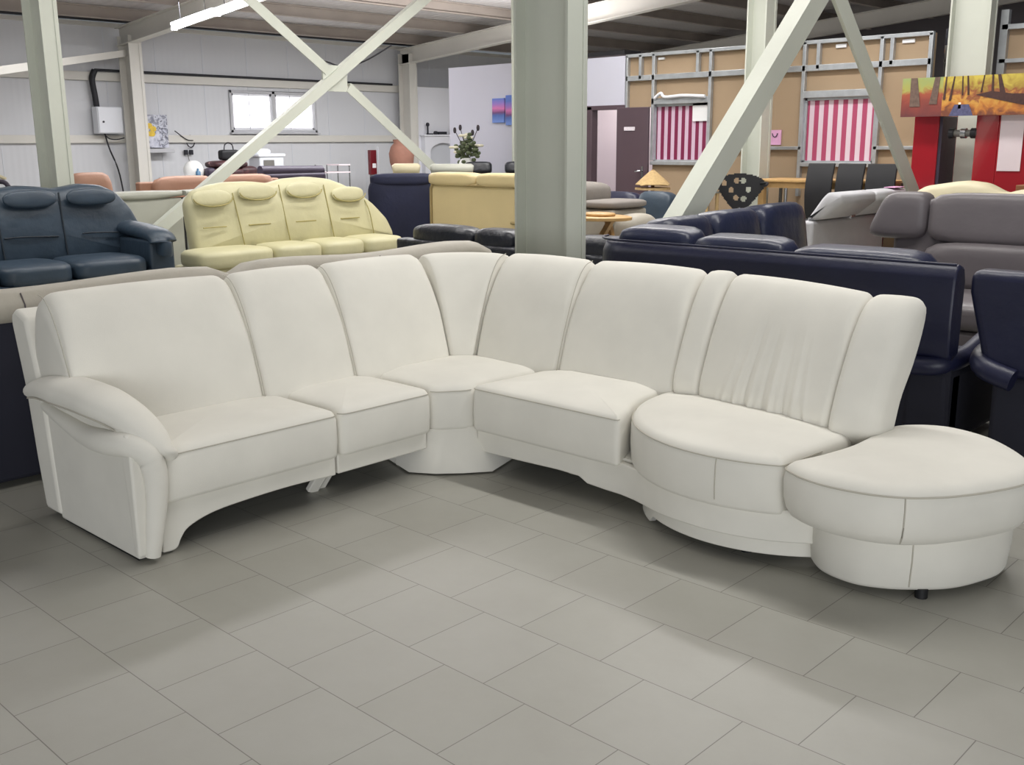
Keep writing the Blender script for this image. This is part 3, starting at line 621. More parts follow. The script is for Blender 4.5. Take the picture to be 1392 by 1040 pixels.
# ------------------------------------------------------------------ ottoman
OL = (-1.38, 3.65, 0)
ott = thing('ottoman', 'large rounded off-white suede ottoman at the right end of the corner sofa', 'ottoman', OL)
oo = ccw([p[:2] for p in crom([(-1.75, 3.27, 0), (-1.68, 3.205, 0), (-1.59, 3.172, 0), (-1.50, 3.165, 0), (-1.385, 3.182, 0), (-1.285, 3.23, 0), (-1.21, 3.30, 0), (-1.16, 3.368, 0), (-1.095, 3.49, 0), (-1.04, 3.65, 0), (-1.05, 3.80, 0), (-1.14, 3.945, 0), (-1.30, 4.09, 0), (-1.47, 4.145, 0), (-1.60, 4.10, 0), (-1.68, 4.00, 0), (-1.69, 3.85, 0), (-1.685, 3.62, 0), (-1.715, 3.42, 0)], 6, True)])
ob = ccw([p[:2] for p in crom([(-1.70, 3.42, 0), (-1.66, 3.345, 0), (-1.58, 3.295, 0), (-1.47, 3.28, 0), (-1.38, 3.31, 0), (-1.30, 3.365, 0), (-1.20, 3.468, 0), (-1.14, 3.60, 0), (-1.11, 3.76, 0), (-1.17, 3.93, 0), (-1.32, 4.04, 0), (-1.5, 4.06, 0), (-1.6, 3.98, 0), (-1.62, 3.8, 0), (-1.65, 3.6, 0)], 6, True)])
oc = MB().slab(oo, [(.222, .10), (.226, .06), (.238, .035), (.27, .014), (.31, .003), (.37, 0), (.405, .006), (.422, .014), (.437, .032), (.445, .06)], .014, 8).build('seat_cushion', 'suede', ott, OL, ang=70)
MB().tube([(x, y, .412) for x, y in inset(oo, .006)], .0032, 5, True).build('piping', 'suede_seam', oc, OL)
MB().slab(ob, [(.028, .03), (.032, .018), (.045, .010), (.14, .0), (.215, .0), (.236, .0)], 0, 3).build('base', 'suede', ott, OL, ang=50)
def vseam(ol, x, y, zi):
    i = min(range(len(ol)), key=lambda k: (ol[k][0] - x)**2 + (ol[k][1] - y)**2); x, y = ol[i]; a, b = ol[i - 1], ol[(i + 1) % len(ol)]
    dx, dy = b[0] - a[0], b[1] - a[1]; l = sqrt(dx * dx + dy * dy); nx, ny = -dy / l, dx / l
    return [(x + nx * i_, y + ny * i_, z) for z, i_ in zi]
MB().tube(vseam(oo, -1.285, 3.23, ((.412, .006), (.37, -.001), (.31, .002), (.27, .013), (.24, .034))), .003, 5).build('seam', 'suede_seam', oc, OL)
MB().tube(vseam(ob, -1.30, 3.365, ((.232, 0), (.14, -.001), (.046, .009))), .003, 5).build('seam', 'suede_seam', ott, OL)
for x, y in ((-1.28, 3.42), (-1.5, 3.42), (-1.25, 3.9), (-1.5, 3.95)): MB().tube([(x, y, 0), (x, y, .035)], .022, 10).build('foot', 'black', ott, OL)

# ------------------------------------------------------------------ showroom furniture around it
def RX(a): return Matrix.Rotation(a, 3, 'X')
def RY(a): return Matrix.Rotation(a, 3, 'Y')
def RZ(a): return Matrix.Rotation(a, 3, 'Z')
def hump_back(pts, th=.22, lean=.16, z0=.5, r=.05, crown=.05):
    ol = ccw(rpoly(pts, .05, 4)); return MB().slab(ol, [(0, r), (.02, .012), (.05, 0), (th - .06, 0), (th - .02, .02), (th, r + .01)], crown, 6, T=lambda p: (p[0], .0 - p[2] + th + lean * (p[1] - z0), p[1]))
def arm_block(x0, x1, y0, y1, z, m, root, roll=.10):
    a = MB().box(x0 + .02, x1 - .02, y0 + .03, y1, .06, z - roll * .6).build('arm', m, root, bevel=.03, seg=3)
    xc = (x0 + x1) / 2; w = (x1 - x0) / 2
    MB().tube(crom([(xc, y1, z + .02), (xc, (y0 + y1) / 2, z), (xc, y0 + .06, z - .04), (xc, y0, z - .12), (xc, y0 + .01, z - .2)], 5), [w * (.95 if i < 14 else .8) for i in range(21)], 14, sq=.55).build('arm_pad', m, a)
# dark blue-green leather sofa, far left
t = thing('leather_sofa', 'dark blue-green leather sofa with padded head pillows, by the left steel column', 'sofa', (-10.2, 2.55, 0), pi / 2)
W_ = 2.72
bk = hump_back([(.05, .42), (.06, .65), (.14, .92), (.3, 1.09), (.45, 1.17), (.62, 1.19), (.82, 1.17), (1.03, 1.14), (1.28, 1.165), (1.5, 1.195), (1.68, 1.18), (1.83, 1.155), (1.95, 1.17), (2.1, 1.195), (2.3, 1.175), (2.45, 1.10), (2.58, .94), (2.68, .72), (2.70, .42)], .22, .14, .5).build('backrest', 'navygreen', t)
for x in (.62, 1.52, 2.12): pass
for x in (.68, 1.53, 2.13):
    MB().puff((x, .0, 1.07), (.25, .036, .085), 2.6, 8, R=RX(-.18)).build('head_pillow', 'navygreen', t)
for x0, x1 in ((.55, 1.03), (1.03, 1.78), (1.78, 2.42)):
    MB().tube(crom([(x0 + .22, -.02, .715), ((x0 + x1) / 2, -.03, .72), (x1 - .02, -.02, .705)], 4), .008, 6).build('crease', 'navygreen_dark', bk)
for x in (1.23, 1.83): MB().tube([(x, -.03, .52), (x - .01, -.005, .8), (x, .05, 1.12)], .009, 6).build('seam', 'navygreen_dark', bk)
for x0, x1 in ((.32, .95), (.95, 1.62), (1.62, 2.36)): MB().puff(((x0 + x1) / 2, -.33, .42), ((x1 - x0) / 2 - .004, .38, .105), 5, 7).build('seat_cushion', 'navygreen', t)
MB().box(.2, 2.5, -.66, .15, .0, .34).build('base', 'navygreen', t, bevel=.03)
arm_block(2.36, 2.66, -.66, .05, .72, 'navygreen', t); arm_block(.06, .36, -.66, .05, .72, 'navygreen', t)
# pale yellow leather sofa
t = thing('leather_sofa', 'pale yellow leather sofa with four sewn head pillows', 'sofa', (-10.05, 5.45, 0), pi / 2)
bk = hump_back([(.26, .42), (.24, .75), (.24, .96), (.34, 1.08), (.55, 1.14), (.75, 1.165), (1.04, 1.165), (1.30, 1.135), (1.5, 1.18), (1.83, 1.195), (2.1, 1.165), (2.3, 1.10), (2.55, .985), (2.75, .84), (2.92, .67), (3.0, .5), (3.0, .42)], .2, .12, .5).build('backrest', 'yellow', t)
for x, z in ((.48, 1.01), (1.04, 1.055), (1.66, 1.055), (2.3, .985)):
    MB().puff((x, .012, z), (.235, .026, .085), 2.6, 8, R=RX(-.2)).build('head_pillow', 'yellow', t)
    q = [(x + .235 * cos(a), -.045 + .02 * (1 + sin(a)) , z + .088 * sin(a)) for a in [pi + pi * k / 12 for k in range(13)]]
    MB().tube(q, .007, 6).build('seam', 'yellow_seam', bk)
for x in (.48, 1.04, 1.66, 2.3): MB().tube([(x - .14, -.02, .70), (x + .14, -.02, .70)], .007, 6).build('crease', 'yellow_seam', bk)
for x, z1 in ((.76, 1.05), (1.36, 1.12), (1.98, 1.1), (2.58, .9)): MB().tube(crom([(x + .06, -.04, .48), (x + .02, -.02, .75), (x, .05, z1)], 4), .006, 6).build('seam', 'yellow_seam', bk)
for x0, x1 in ((0.02, .93), (.93, 1.55), (1.55, 2.15), (2.15, 2.74)): MB().puff(((x0 + x1) / 2, -.24, .40), ((x1 - x0) / 2 - .003, .30, .10), 5, 7).build('seat_cushion', 'yellow', t)
MB().box(.05, 2.72, -.46, .15, .0, .32).build('base', 'yellow', t, bevel=.03)
# taupe sofa right behind the white one, dark cloth on its rear
t = thing('leather_sofa', 'taupe leather sofa with dark cloth back, close behind the white corner sofa', 'sofa', (-5.0, .7, 0), -pi / 2)
# local x -> -Y ; local y(back) -> +X
def tl(y): return -(y - .7)
MB().box(tl(4.93), 0, .0, .12, .03, .80).build('back_cloth', 'midnight', t, bevel=.02)
for y0, y1 in ((.72, 3.02), (3.04, 4.95)):
    rings = []
    for k in range(17):
        u = k / 16; y = y0 + (y1 - y0) * u; e = min(1, min(u, 1 - u) * 9); zt = .87 + .055 * sqrt(max(0, 1 - (1 - e)**2)) + .012 * sin(u * 9)
        rings.append([(tl(y), a, b) for a, b in ((.12, .775), (.14, .80), (.14, zt - .06), (.10, zt - .01), (.02, zt), (-.10, zt - .01), (-.16, zt - .08), (-.14, .70), (.0, .70))])
    o = MB().loft(rings).build('back_top', 'taupe', t, ang=60)
    for k in range(1, 4): y = y0 + (y1 - y0) * k / 4; MB().tube([(tl(y), .143, .81), (tl(y), .142, .85), (tl(y), .104, .902)], .004, 5).build('seam', 'taupe_dark', o)
MB().box(tl(4.85), -.1, -.85, -.05, .06, .44).build('base', 'taupe', t, bevel=.03)
for y0, y1 in ((.8, 2.2), (2.22, 3.5), (3.52, 4.85)): MB().puff((tl((y0 + y1) / 2), -.5, .45), ((y1 - y0) / 2, .38, .09), 5).build('seat_cushion', 'taupe', t)
# pale grey-green leather sofa back behind the braces
t = thing('leather_sofa', 'pale grey-green leather sofa turned around, behind the diagonal brace', 'sofa', (-11.95, 5.5, 0), -pi / 2)
tl = lambda y: -(y - 5.5)
for y0, y1 in ((5.5, 6.61), (6.64, 7.8)):
    MB().box(tl(y1), tl(y0), -.1, .05, .0, .93).build('back_panel', 'pale_leather', t, bevel=.02)
    ol = [(tl(y1) + (y1 - y0) * k / 12, 1.015 + .012 * sin(pi * k / 12)) for k in range(13)]; lo = [(tl(y0) - (y1 - y0) * k / 12, .955 - .035 * sin(pi * k / 12)) for k in range(13)]
    MB().slab(ccw(ol + lo), [(-.14, .02), (-.12, 0), (.05, 0), (.08, .015)], .015, 3, T=lambda p: (p[0], p[2], p[1])).build('top_flap', 'pale_leather', t)
MB().box(tl(6.64), tl(6.61), -.09, .03, .05, .93).build('gap', 'black', t)
MB().box(tl(7.8), tl(5.5), -.85, -.1, .05, .45).build('seat', 'pale_leather', t, bevel=.05)
# terracotta pieces near the panel wall
def simple_sofa(name, label, loc, rz, w, h, m, d=.85, seat=.45, arms=True, ncush=2, cat='sofa', lean=.12, top=.09, arm_h=.62):
    t = thing(name, label, cat, loc, rz)
    MB().box(0, w, -d, 0, .0, seat - .1).build('base', m, t, bevel=.03)
    aw = .18 if arms else 0
    for k in range(ncush):
        x0 = aw + (w - 2 * aw) * k / ncush; x1 = aw + (w - 2 * aw) * (k + 1) / ncush
        MB().puff(((x0 + x1) / 2, -d / 2 - .1, seat - .03), ((x1 - x0) / 2 - .004, d / 2 - .05, .10), 5, 6).build('seat_cushion', m, t)
        MB().puff(((x0 + x1) / 2, -.16, (seat + h) / 2), ((x1 - x0) / 2 - .003, .13, (h - seat) / 2 + .02), 5, 7, R=RX(-lean)).build('back_cushion', m, t)
    MB().box(0, w, -.08, .06, .06, h - .06).build('back_panel', m, t, bevel=.03, seg=3)
    if arms:
        for x0 in (0, w - aw): MB().box(x0, x0 + aw, -d, -.02, .06, arm_h).build('arm', m, t, bevel=.05, seg=3)
    return t
simple_sofa('armchair', 'terracotta leather armchair back, between the left column and wall column', (-15, 6.5, 0), pi / 2, .62, 1.17, 'terracotta', ncush=1, arms=False, cat='armchair')
simple_sofa('leather_sofa', 'terracotta leather sofa along the white panel wall, under the flower picture', (-15.1, 7.65, 0), pi / 2, 2.5, 1.08, 'terracotta', ncush=2)
t = thing('leather_sofa', 'dark plum leather sofa back standing before the storage boxes', 'sofa', (-15.4, 10.05, 0), -pi / 2)
MB().box(-1.32, 0, -.14, .06, .0, 1.08).build('back_panel', 'plum', t, bevel=.05, seg=3); MB().tube([(-1.3, -.06, 1.10), (-.02, -.06, 1.12)], .095, 14).build('top_roll', 'plum', t); MB().box(-1.3, -.02, -.85, -.14, .05, .45).build('seat', 'plum', t, bevel=.05, seg=3)
# white dome lamp, blankets, bag, storage boxes on a low counter by the wall
t = thing('counter', 'low white counter against the panel wall, holding blankets and boxes', 'table', (-18.2, 11.2, 0))
MB().box(-.45, .45, -1.3, 1.2, .93, .97).build('tabletop', 'white_gloss', t, bevel=.005)
for x in (-.4, .4):
    for y in (-1.25, 1.15): MB().box(x - .025, x + .025, y - .025, y + .025, 0, .93).build('leg', 'grey_metal', t)
t = thing('dome_lamp', 'white dome shaped lamp beside the patterned blankets', 'lamp', (-17.95, 10.25, .97))
MB().ell((0, 0, .12), (.19, .19, .2), 18, 10).build('shade', 'ceramic', t); MB().tube([(0, 0, 0), (0, 0, .06)], .1, 14).build('base', 'dark_metal', t)
o = MB().tube([(-17.75, 10.22, .97), (-17.75, 10.22, 1.08), (-17.75, 10.22, 1.10), (-17.75, 10.22, 1.14)], [.045, .045, .02, .018], 10).build('teal_bottle', 'teal', loc=(-17.75, 10.22, .97)); tag(o, 'small teal bottle in front of the white dome lamp', 'bottle')
o = MB().puff((-17.75, 10.47, 1.06), (.1, .09, .09), 3).build('dark_pouch', 'plum', loc=(-17.75, 10.47, .97)); tag(o, 'small dark pouch between the dome lamp and the blankets', 'bag')
for k, (y, z, a, b, c) in enumerate(((10.85, 1.05, .32, .42, .085), (10.95, 1.20, .30, .38, .075), (11.3, 1.07, .3, .22, .10))):
    o = MB().puff((-17.95, y, z), (a, b, c), 3.2, 8).build('folded_blanket', 'patterned_blanket', loc=(-17.95, y, z - c)); tag(o, ['lower dark patterned folded blanket on the wall counter', 'upper patterned blanket heaped on the other blanket', 'patterned blanket lying nearest the storage box'][k], 'blanket', 'folded blankets')
t = thing('handbag', 'small black bag with a looped handle on the blanket heap', 'bag', (-17.95, 11.02, 1.275))
MB().puff((0, 0, .1), (.1, .2, .1), 6).build('body', 'black', t); MB().tube(crom([(0, -.1, .19), (0, -.08, .29), (0, .0, .33), (0, .08, .29), (0, .1, .19)], 5), .012, 6).build('handle', 'black', t)
t = thing('storage_box', 'white translucent plastic storage box with lid under the window', 'box', (-17.95, 11.85, .97))
MB().box(-.2, .2, -.28, .28, 0, .38).build('body', 'clear_plastic', t, bevel=.03, seg=3); MB().box(-.22, .22, -.31, .31, .36, .42).build('lid', 'white_plastic', t, bevel=.015); MB().box(.2, .203, -.2, .05, .1, .3).build('label', 'grey_metal', t)
o = MB().puff((-17.95, 11.72, 1.43), (.14, .2, .06), 3).build('white_bundle', 'white_plastic', loc=(-17.95, 11.72, 1.38)); tag(o, 'white wrapped bundle on the storage box lid', 'bag')
t = thing('metal_trolley', 'light metal trolley rack standing by the panel wall', 'trolley', (-18, 13.5, 0))
for y in (-.3, .28):
    for x in (-.2, .2): MB().tube([(x, y, 0), (x, y, 1.15)], .014, 6).build('post', 'chrome', t)
for z in (.5, .98): MB().box(-.22, .22, -.32, .3, z, z + .025).build('shelf', 'pink_wall', t)
MB().box(-.22, .22, .0, .3, 1.13, 1.155).build('shelf', 'pink_wall', t)
# fire cabinet, vase
t = thing('fire_cabinet', 'dark red fire hose cabinet seen edge-on by the panel wall', 'cabinet', (-19.0, 15.4, .88))
MB().box(-.05, .05, -.11, .07, 0, .55).build('body', 'red_sign', t, bevel=.01); MB().box(.05, .055, -.06, .04, .15, .25).build('label', 'paper', t)
MB().box(-.04, .04, -.08, .06, -.88, 0).build('stand', 'grey_metal', t); o = MB().box(-.02, .02, .14, .16, -.88, .62).build('post', 'white_plastic', t)
t = thing('clay_vase', 'large terracotta clay vase beside the cream wall column', 'vase', (-18.4, 15.75, .0))
pf = [(.0, .10), (.0, .17), (.5, .17), (.95, .21), (1.15, .27), (1.35, .29), (1.5, .24), (1.58, .17), (1.64, .19), (1.66, .185)]
MB().loft([[(r * cos(a), r * sin(a), z) for a in [2 * pi * k / 24 for k in range(24)]] for z, r in pf]).build('body', 'terracotta_clay', t)
# armchairs with head rolls
t = thing('recliner_armchair', 'navy upholstered armchair seen from behind, beside the yellow sofa', 'armchair', (-10.55, 9.07, 0), radians(180 + 43))
ol = rpoly([(-.47, .05), (-.47, 1.0), (-.40, 1.12), (.40, 1.14), (.47, 1.0), (.47, .05)], .06)
MB().slab(ol, [(0, .03), (.03, 0), (.18, 0), (.22, .04)], .03, 4, T=lambda p: (p[0], p[2] - .1 + .1 * (p[1] - .5), p[1])).build('backrest', 'navy_fabric', t)
MB().puff((0, .08, 1.11), (.44, .13, .08), 4).build('top_roll', 'navy_fabric', t)
for x0 in (-.52, .40): MB().box(x0, x0 + .12, -.45, .05, .0, .62).build('arm', 'navy_fabric', t, bevel=.05, seg=3)
MB().box(-.40, .40, -.42, 0, .05, .45).build('seat', 'navy_fabric', t, bevel=.05, seg=3)
for nm, lb, x, y, m, w in (('recliner_armchair', 'light armchair whose cream head roll shows above the navy armchair', -11.3, 9.75, 'cream', .19), ('recliner_armchair', 'greyish armchair whose rolled headrest shows above the tan sofa', -10.5, 9.88, 'pale_leather', .29)):
    t = thing(nm, lb, 'armchair', (x, y, 0), radians(180 + 43))
    MB().tube([(-w, .0, 1.215), (-w + .03, 0, 1.22), (w - .03, 0, 1.22), (w, 0, 1.215)], [.055, .075, .075, .055], 14).build('head_roll', m, t, ang=60)
    MB().box(-.26, .26, -.1, .08, .1, 1.14).build('backrest', m, t, bevel=.04, seg=3); MB().box(-.26, .26, -.6, -.1, .1, .45).build('seat', m, t, bevel=.04, seg=3)
    for sx in (-.22, .22): MB().box(sx - .03, sx + .03, -.58, .06, 0, .1).build('foot', 'black', t)
for k, (x, y) in enumerate(((-11.05, 10.93), (-10.55, 11.26))):
    t = thing('leather_armchair', ['left of two black leather armchairs before the lavender wall', 'right of two black leather armchairs, next to the hidden column'][k], 'armchair', (x, y, 0), radians(43), 'black armchairs by the lavender wall')
    MB().puff((0, .0, 1.21), (.2, .07, .085), 5, R=RX(-.3)).build('headrest', 'black_leather', t); MB().box(-.24, .24, -.02, .12, .1, 1.12).build('backrest', 'black_leather', t, bevel=.04, seg=3)
    MB().box(-.24, .24, -.45, -.02, .1, .45).build('seat', 'black_leather', t, bevel=.04, seg=3)
    for sx in (-.2, .2): MB().box(sx - .03, sx + .03, -.4, .08, 0, .1).build('foot', 'black', t)
# tan sofa from behind
t = thing('leather_sofa', 'tan leather sofa seen from behind with a piped back panel', 'sofa', (-9.1, 8.95, 0), pi)
MB().box(-.83, .83, -.14, .0, .0, 1.10).build('back_panel', 'tan_leather', t, bevel=.05, seg=3)
for x0, x1 in ((-.86, 0), (0, .86)): MB().puff(((x0 + x1) / 2, -.08, 1.13), ((x1 - x0) / 2, .13, .085), 4.5).build('top_cushion', 'tan_leather', t)
MB().tube(crom([(.80, .012, .3), (.80, .012, .9), (.78, .012, 1.04), (.68, .012, 1.065), (0, .012, 1.06), (-.62, .012, 1.06), (-.76, .012, 1.0), (-.80, .012, .85), (-.79, .012, .66), (-.6, .012, .64)], 5), .016, 8).build('piping', 'tan_seam', t)
MB().box(-.83, .83, -.9, -.14, .06, .45).build('seat', 'tan_leather', t, bevel=.05, seg=3)
for x0 in (-.87, .70): MB().puff((x0 + .085, -.45, .38), (.10, .42, .32), 5).build('arm', 'tan_leather', t)
# low black leather sofa with puffy cushions
t = thing('leather_sofa', 'low black leather sofa with puffy back cushions, behind the thick column', 'sofa', (-6.9, 6.95, 0), pi)
MB().box(-1.75, 1.32, -.14, .03, .0, .62).build('back_panel', 'black_leather', t, bevel=.03, seg=3)
for x0, x1 in ((-1.7, -.9), (-.9, -.28), (-.27, .27), (.28, 1.17)): MB().puff(((x0 + x1) / 2, -.15, .66), ((x1 - x0) / 2 - .004, .15, .115), 3.6, 8).build('back_cushion', 'black_leather', t)
MB().box(-1.75, 1.32, -.56, -.14, .0, .42).build('seat', 'black_leather', t, bevel=.05, seg=3)
# flower vase on white stand, mantelpiece
t = thing('flower_vase', 'white vase of pale lilies before the lavender wall', 'vase', (-11.66, 11.3, 0))
MB().loft([[(r * cos(a), r * sin(a), z) for a in [2 * pi * k / 18 for k in range(18)]] for z, r in ((0, .14), (.05, .14), (.06, .06), (.95, .06), (1.0, .16), (1.1, .17), (1.28, .13), (1.34, .10), (1.345, .08))]).build('vase_body', 'ceramic', t)
rnd = random.Random(3)
for k in range(26):
    a = rnd.uniform(0, 2 * pi); sp_ = rnd.uniform(.04, .3); h = rnd.uniform(1.42, 1.72); tip = (cos(a) * sp_, sin(a) * sp_ * .6, h)
    if k < 4: tip = ((-.27, 0, 1.76), (.24, 0, 1.79), (-.2, .05, 1.8), (.12, 0, 1.72))[k]
    st = MB().tube([(0, 0, 1.3), (tip[0] * .5, tip[1] * .5, 1.3 + (tip[2] - 1.3) * .6), tip], .006, 5).build('stem', 'stem_dark' if k < 4 else 'leaf', t)
    q = MB()
    if k < 4: q.ell(tip, (.025, .025, .05), 8, 6); q.build('bud', 'stem_dark', st)
    elif k % 3 == 0:
        for j in range(5):
            b = 2 * pi * j / 5; q.ell((tip[0] + .04 * cos(b), tip[1] + .04 * sin(b), tip[2] + .01), (.045, .03, .022), 8, 6)
        q.build('petals', 'petal', st)
    else:
        for j in range(4): b = rnd.uniform(0, 6.28); q.ell((tip[0] + .05 * cos(b), tip[1] + .05 * sin(b), tip[2] - j * .05), (.05, .022, .03), 8, 6)
        q.build('leaves', 'leaf', st)
t = thing('mantelpiece', 'white mantelpiece fireplace surround beside the lavender wall', 'fireplace', (-19.5, 17.95, 0), pi / 2)
MB().box(-.78, .9, -.02, .08, .0, 2.9).build('back_board', 'white_gloss', t); MB().box(-.68, .9, -.2, -.02, 1.74, 1.78).build('shelf', 'white_gloss', t, bevel=.008)
MB().prism([(-.64, 0), (-.64, 1.74), (.84, 1.74), (.84, 0), (.42, 0)] + [(-.02 + .44 * cos(a), 1.36 + .22 * sin(a)) for a in [pi * k / 14 for k in range(15)]] + [(-.46, 0)], -.16, -.02, lambda a, b, w: (a, w, b)).build('surround', 'white_gloss', t)
MB().box(-.46, .42, -.06, -.02, 0, 1.56).build('inset_panel', 'panel_white', t)
def on_mantel(mb, nm, lab, cat, x, z=1.78): 
    o = mb.build(nm, 'ink'); o.location = (-19.5 + .12, 17.95 + x, z); o.rotation_euler = (0, 0, pi / 2); tag(o, lab, cat)
q = MB(); q.box(-.1, .08, -.03, .03, 0, .03); q.tube([(-.08, 0, .02), (-.08, 0, .2)], .02, 8); q.ell((-.08, 0, .24), (.045, .045, .05), 10, 8); on_mantel(q, 'dark_figurine', 'dark small figurine at left on the white mantel shelf', 'figurine', -.42)
on_mantel(MB().puff((0, 0, .04), (.06, .04, .045), 3), 'dark_ornament', 'small dark rounded ornament in the middle of the mantel shelf', 'ornament', -.24)
on_mantel(MB().box(-.13, .13, -.04, .04, 0, .07), 'dark_box', 'long low dark box on the white mantel shelf', 'box', -.03)
on_mantel(MB().tube([(0, 0, 0), (0, 0, .14), (0, 0, .17)], [.035, .03, .02], 10), 'dark_jar', 'upright dark jar at right on the white mantel shelf', 'jar', .27)
# electrical box, picture, cables on the panel wall
t = thing('electrical_box', 'white electrical cabinet on the panel wall beside the wall column', 'electrical box', (-19.92, 9.56, 1.79))
bx = MB().box(0, .22, -.25, .25, 0, .5).build('body', 'white_plastic', t, bevel=.01); dr = MB().box(.22, .24, -.235, .235, .015, .485).build('door', 'white_plastic', t, bevel=.006); MB().tube([(.24, -.15, .22), (.255, -.15, .22)], .02, 10).build('lock', 'dark_metal', dr)
def wire(nm, pts, r, lab, cat='cable', m='cable'):
    P = crom(pts, 6); o = MB().tube(P, r, 6).build(nm, m, loc=P[0]); return tag(o, lab, cat)
wire('cable_bundle', [(-19.88, 9.40, 2.29), (-19.87, 9.38, 2.5), (-19.88, 9.36, 2.8), (-19.87, 9.42, 2.97)], .06, 'thick dark cable bundle dropping into the white electrical cabinet')
wire('wall_cable', [(-19.87, 9.42, 2.975), (-19.88, 10.5, 2.97), (-19.9, 12, 2.965), (-19.9, 14, 2.96), (-19.9, 16.8, 2.955)], .026, 'long black cable running along the upper wall rail above the window')
wire('eave_cable', [(-19.86, 5, 3.88), (-19.86, 9, 3.90), (-19.86, 13, 3.90), (-19.86, 19, 3.90)], .04, 'thick black cable along the top of the panel wall')
wire('drop_cable', [(-19.86, 9.5, 1.79), (-19.84, 9.56, 1.5), (-19.84, 9.72, 1.0), (-19.84, 9.82, .02)], .016, 'black cable hanging from the electrical cabinet down to the floor')
wire('looped_cable', [(-19.85, 9.48, 1.79), (-19.8, 9.55, 1.70), (-19.8, 9.7, 1.68), (-19.8, 9.86, 1.71)], .012, 'short looped black cable under the electrical cabinet')
wire('thin_cable', [(-11.47, 8.35, 2.66), (-11.47, 8.6, 2.61), (-11.56, 8.9, 2.58), (-11.6, 9.3, 2.66), (-11.6, 9.8, 2.9)], .011, 'thin black cable draped along the brace crossing')
wire('socket_cable', [(-19.9, 11.0, 1.85), (-19.9, 11.25, 1.68), (-19.9, 11.4, 1.66)], .01, 'thin black cable at the wall beside the flower picture')
t = thing('wall_socket', 'dark wall socket with a wire loop under the lower wall rail', 'socket', (-19.97, 11.3, 1.42))
for y in (-.06, .06): MB().box(0, .05, y - .04, y + .04, -.05, .05).build('plug', 'ink', t, bevel=.01)
MB().tube([(.03, .06 + .09 * cos(a), .22 + .12 * sin(a)) for a in [2 * pi * k / 16 for k in range(16)]], .012, 6, True).build('wire_loop', 'ink', t); MB().tube(crom([(.02, -.02, -.05), (.02, .06, -.5), (.02, .02, -.9)], 4), .008, 5).build('wire', 'grey_metal', t)
PL = (-19.85, 10.52, 1.52)
pic = MB().box(-.03, 0, -.28, .30, 0, .64); t = pic.build('flower_picture', 'pebbles'); t.location = PL; tag(t, 'canvas picture of a yellow flower on pebbles, beside the wall column', 'picture')
q = MB()
for j in range(5):
    a = 2 * pi * j / 5 + .3; q.ell((.006, -.1 + .085 * cos(a), .34 + .085 * sin(a)), (.006, .075, .06), 10, 6)
q.build('painted_flower', 'yellow_petal' if 'yellow_petal' in MATS else mat('yellow_petal', (224, 190, 70), .6, 0, 1, .15, 20).name, t)
o = MB().box(-19.92, -19.7, 10.2, 10.86, 1.42, 1.50).build('picture_shelf', 'grey_fabric', loc=(-19.8, 10.5, 1.42), bevel=.008); tag(o, 'small pale shelf carrying the flower picture', 'shelf')

# far left: wooden sign with letters, dark office chair
t = thing('wooden_sign', 'brown house-shaped wooden sign with white letters at the left edge', 'sign', (-14.6, 4.85, 0), pi / 2)
MB().prism([(-.5, 1.0), (-.5, 1.32), (0, 1.44), (.32, 1.30), (.34, 1.0)], 0, .06, lambda a, b, w: (a, w, b)).build('board', 'wood_brown', t, bevel=.01); MB().prism([(-.6, 1.36), (0, 1.49), (.7, 1.16), (.7, 1.13), (0, 1.45), (-.6, 1.32)], -.04, .1, lambda a, b, w: (a, w, b)).build('roof_edge', 'cream', t)
for x in (-.4, .25): MB().box(x - .03, x + .03, 0, .06, 0, 1.0).build('leg', 'wood_brown', t)
tx = bpy.data.curves.new('lettering', 'FONT'); tx.body = 'UP'; tx.size = .2; tx.extrude = .004; to = bpy.data.objects.new('lettering', tx); COL.objects.link(to)
dg = bpy.context.evaluated_depsgraph_get(); me = bpy.data.meshes.new_from_object(to.evaluated_get(dg)); bpy.data.objects.remove(to)
to = bpy.data.objects.new('lettering', me); COL.objects.link(to); me.materials.clear(); me.materials.append(MATS['paper']); to.parent = t; to.location = (-.06, -.006, 1.13); to.rotation_euler = (pi / 2, 0, 0)
t = thing('office_chair', 'dark office chair back between wooden sign and the left steel column', 'chair', (-12.6, 4.6, 0), radians(50))
ol = rpoly([(-.24, .72), (-.26, 1.05), (-.2, 1.19), (.2, 1.19), (.26, 1.05), (.24, .72)], .08)
inn = rpoly([(-.17, .86), (-.18, 1.02), (-.14, 1.1), (.14, 1.1), (.18, 1.02), (.17, .86)], .05)
MB().tube([(x, 0, z) for x, z in inset(ol, .02)], .028, 8, True).build('back_frame', 'plum', t); MB().puff((0, -.03, .98), (.22, .05, .12), 4).build('back_pad', 'navy_fabric', t); MB().puff((0, -.28, .55), (.27, .27, .05), 4).build('seat', 'navy_fabric', t)
MB().tube([(0, -.28, .1), (0, -.28, .52)], .03, 8).build('post', 'dark_metal', t)
for j in range(5): MB().bar((0, -.28, .12), (.3 * cos(j * 1.257), -.28 + .3 * sin(j * 1.257), .03), .04, .05).build('foot', 'dark_metal', t)

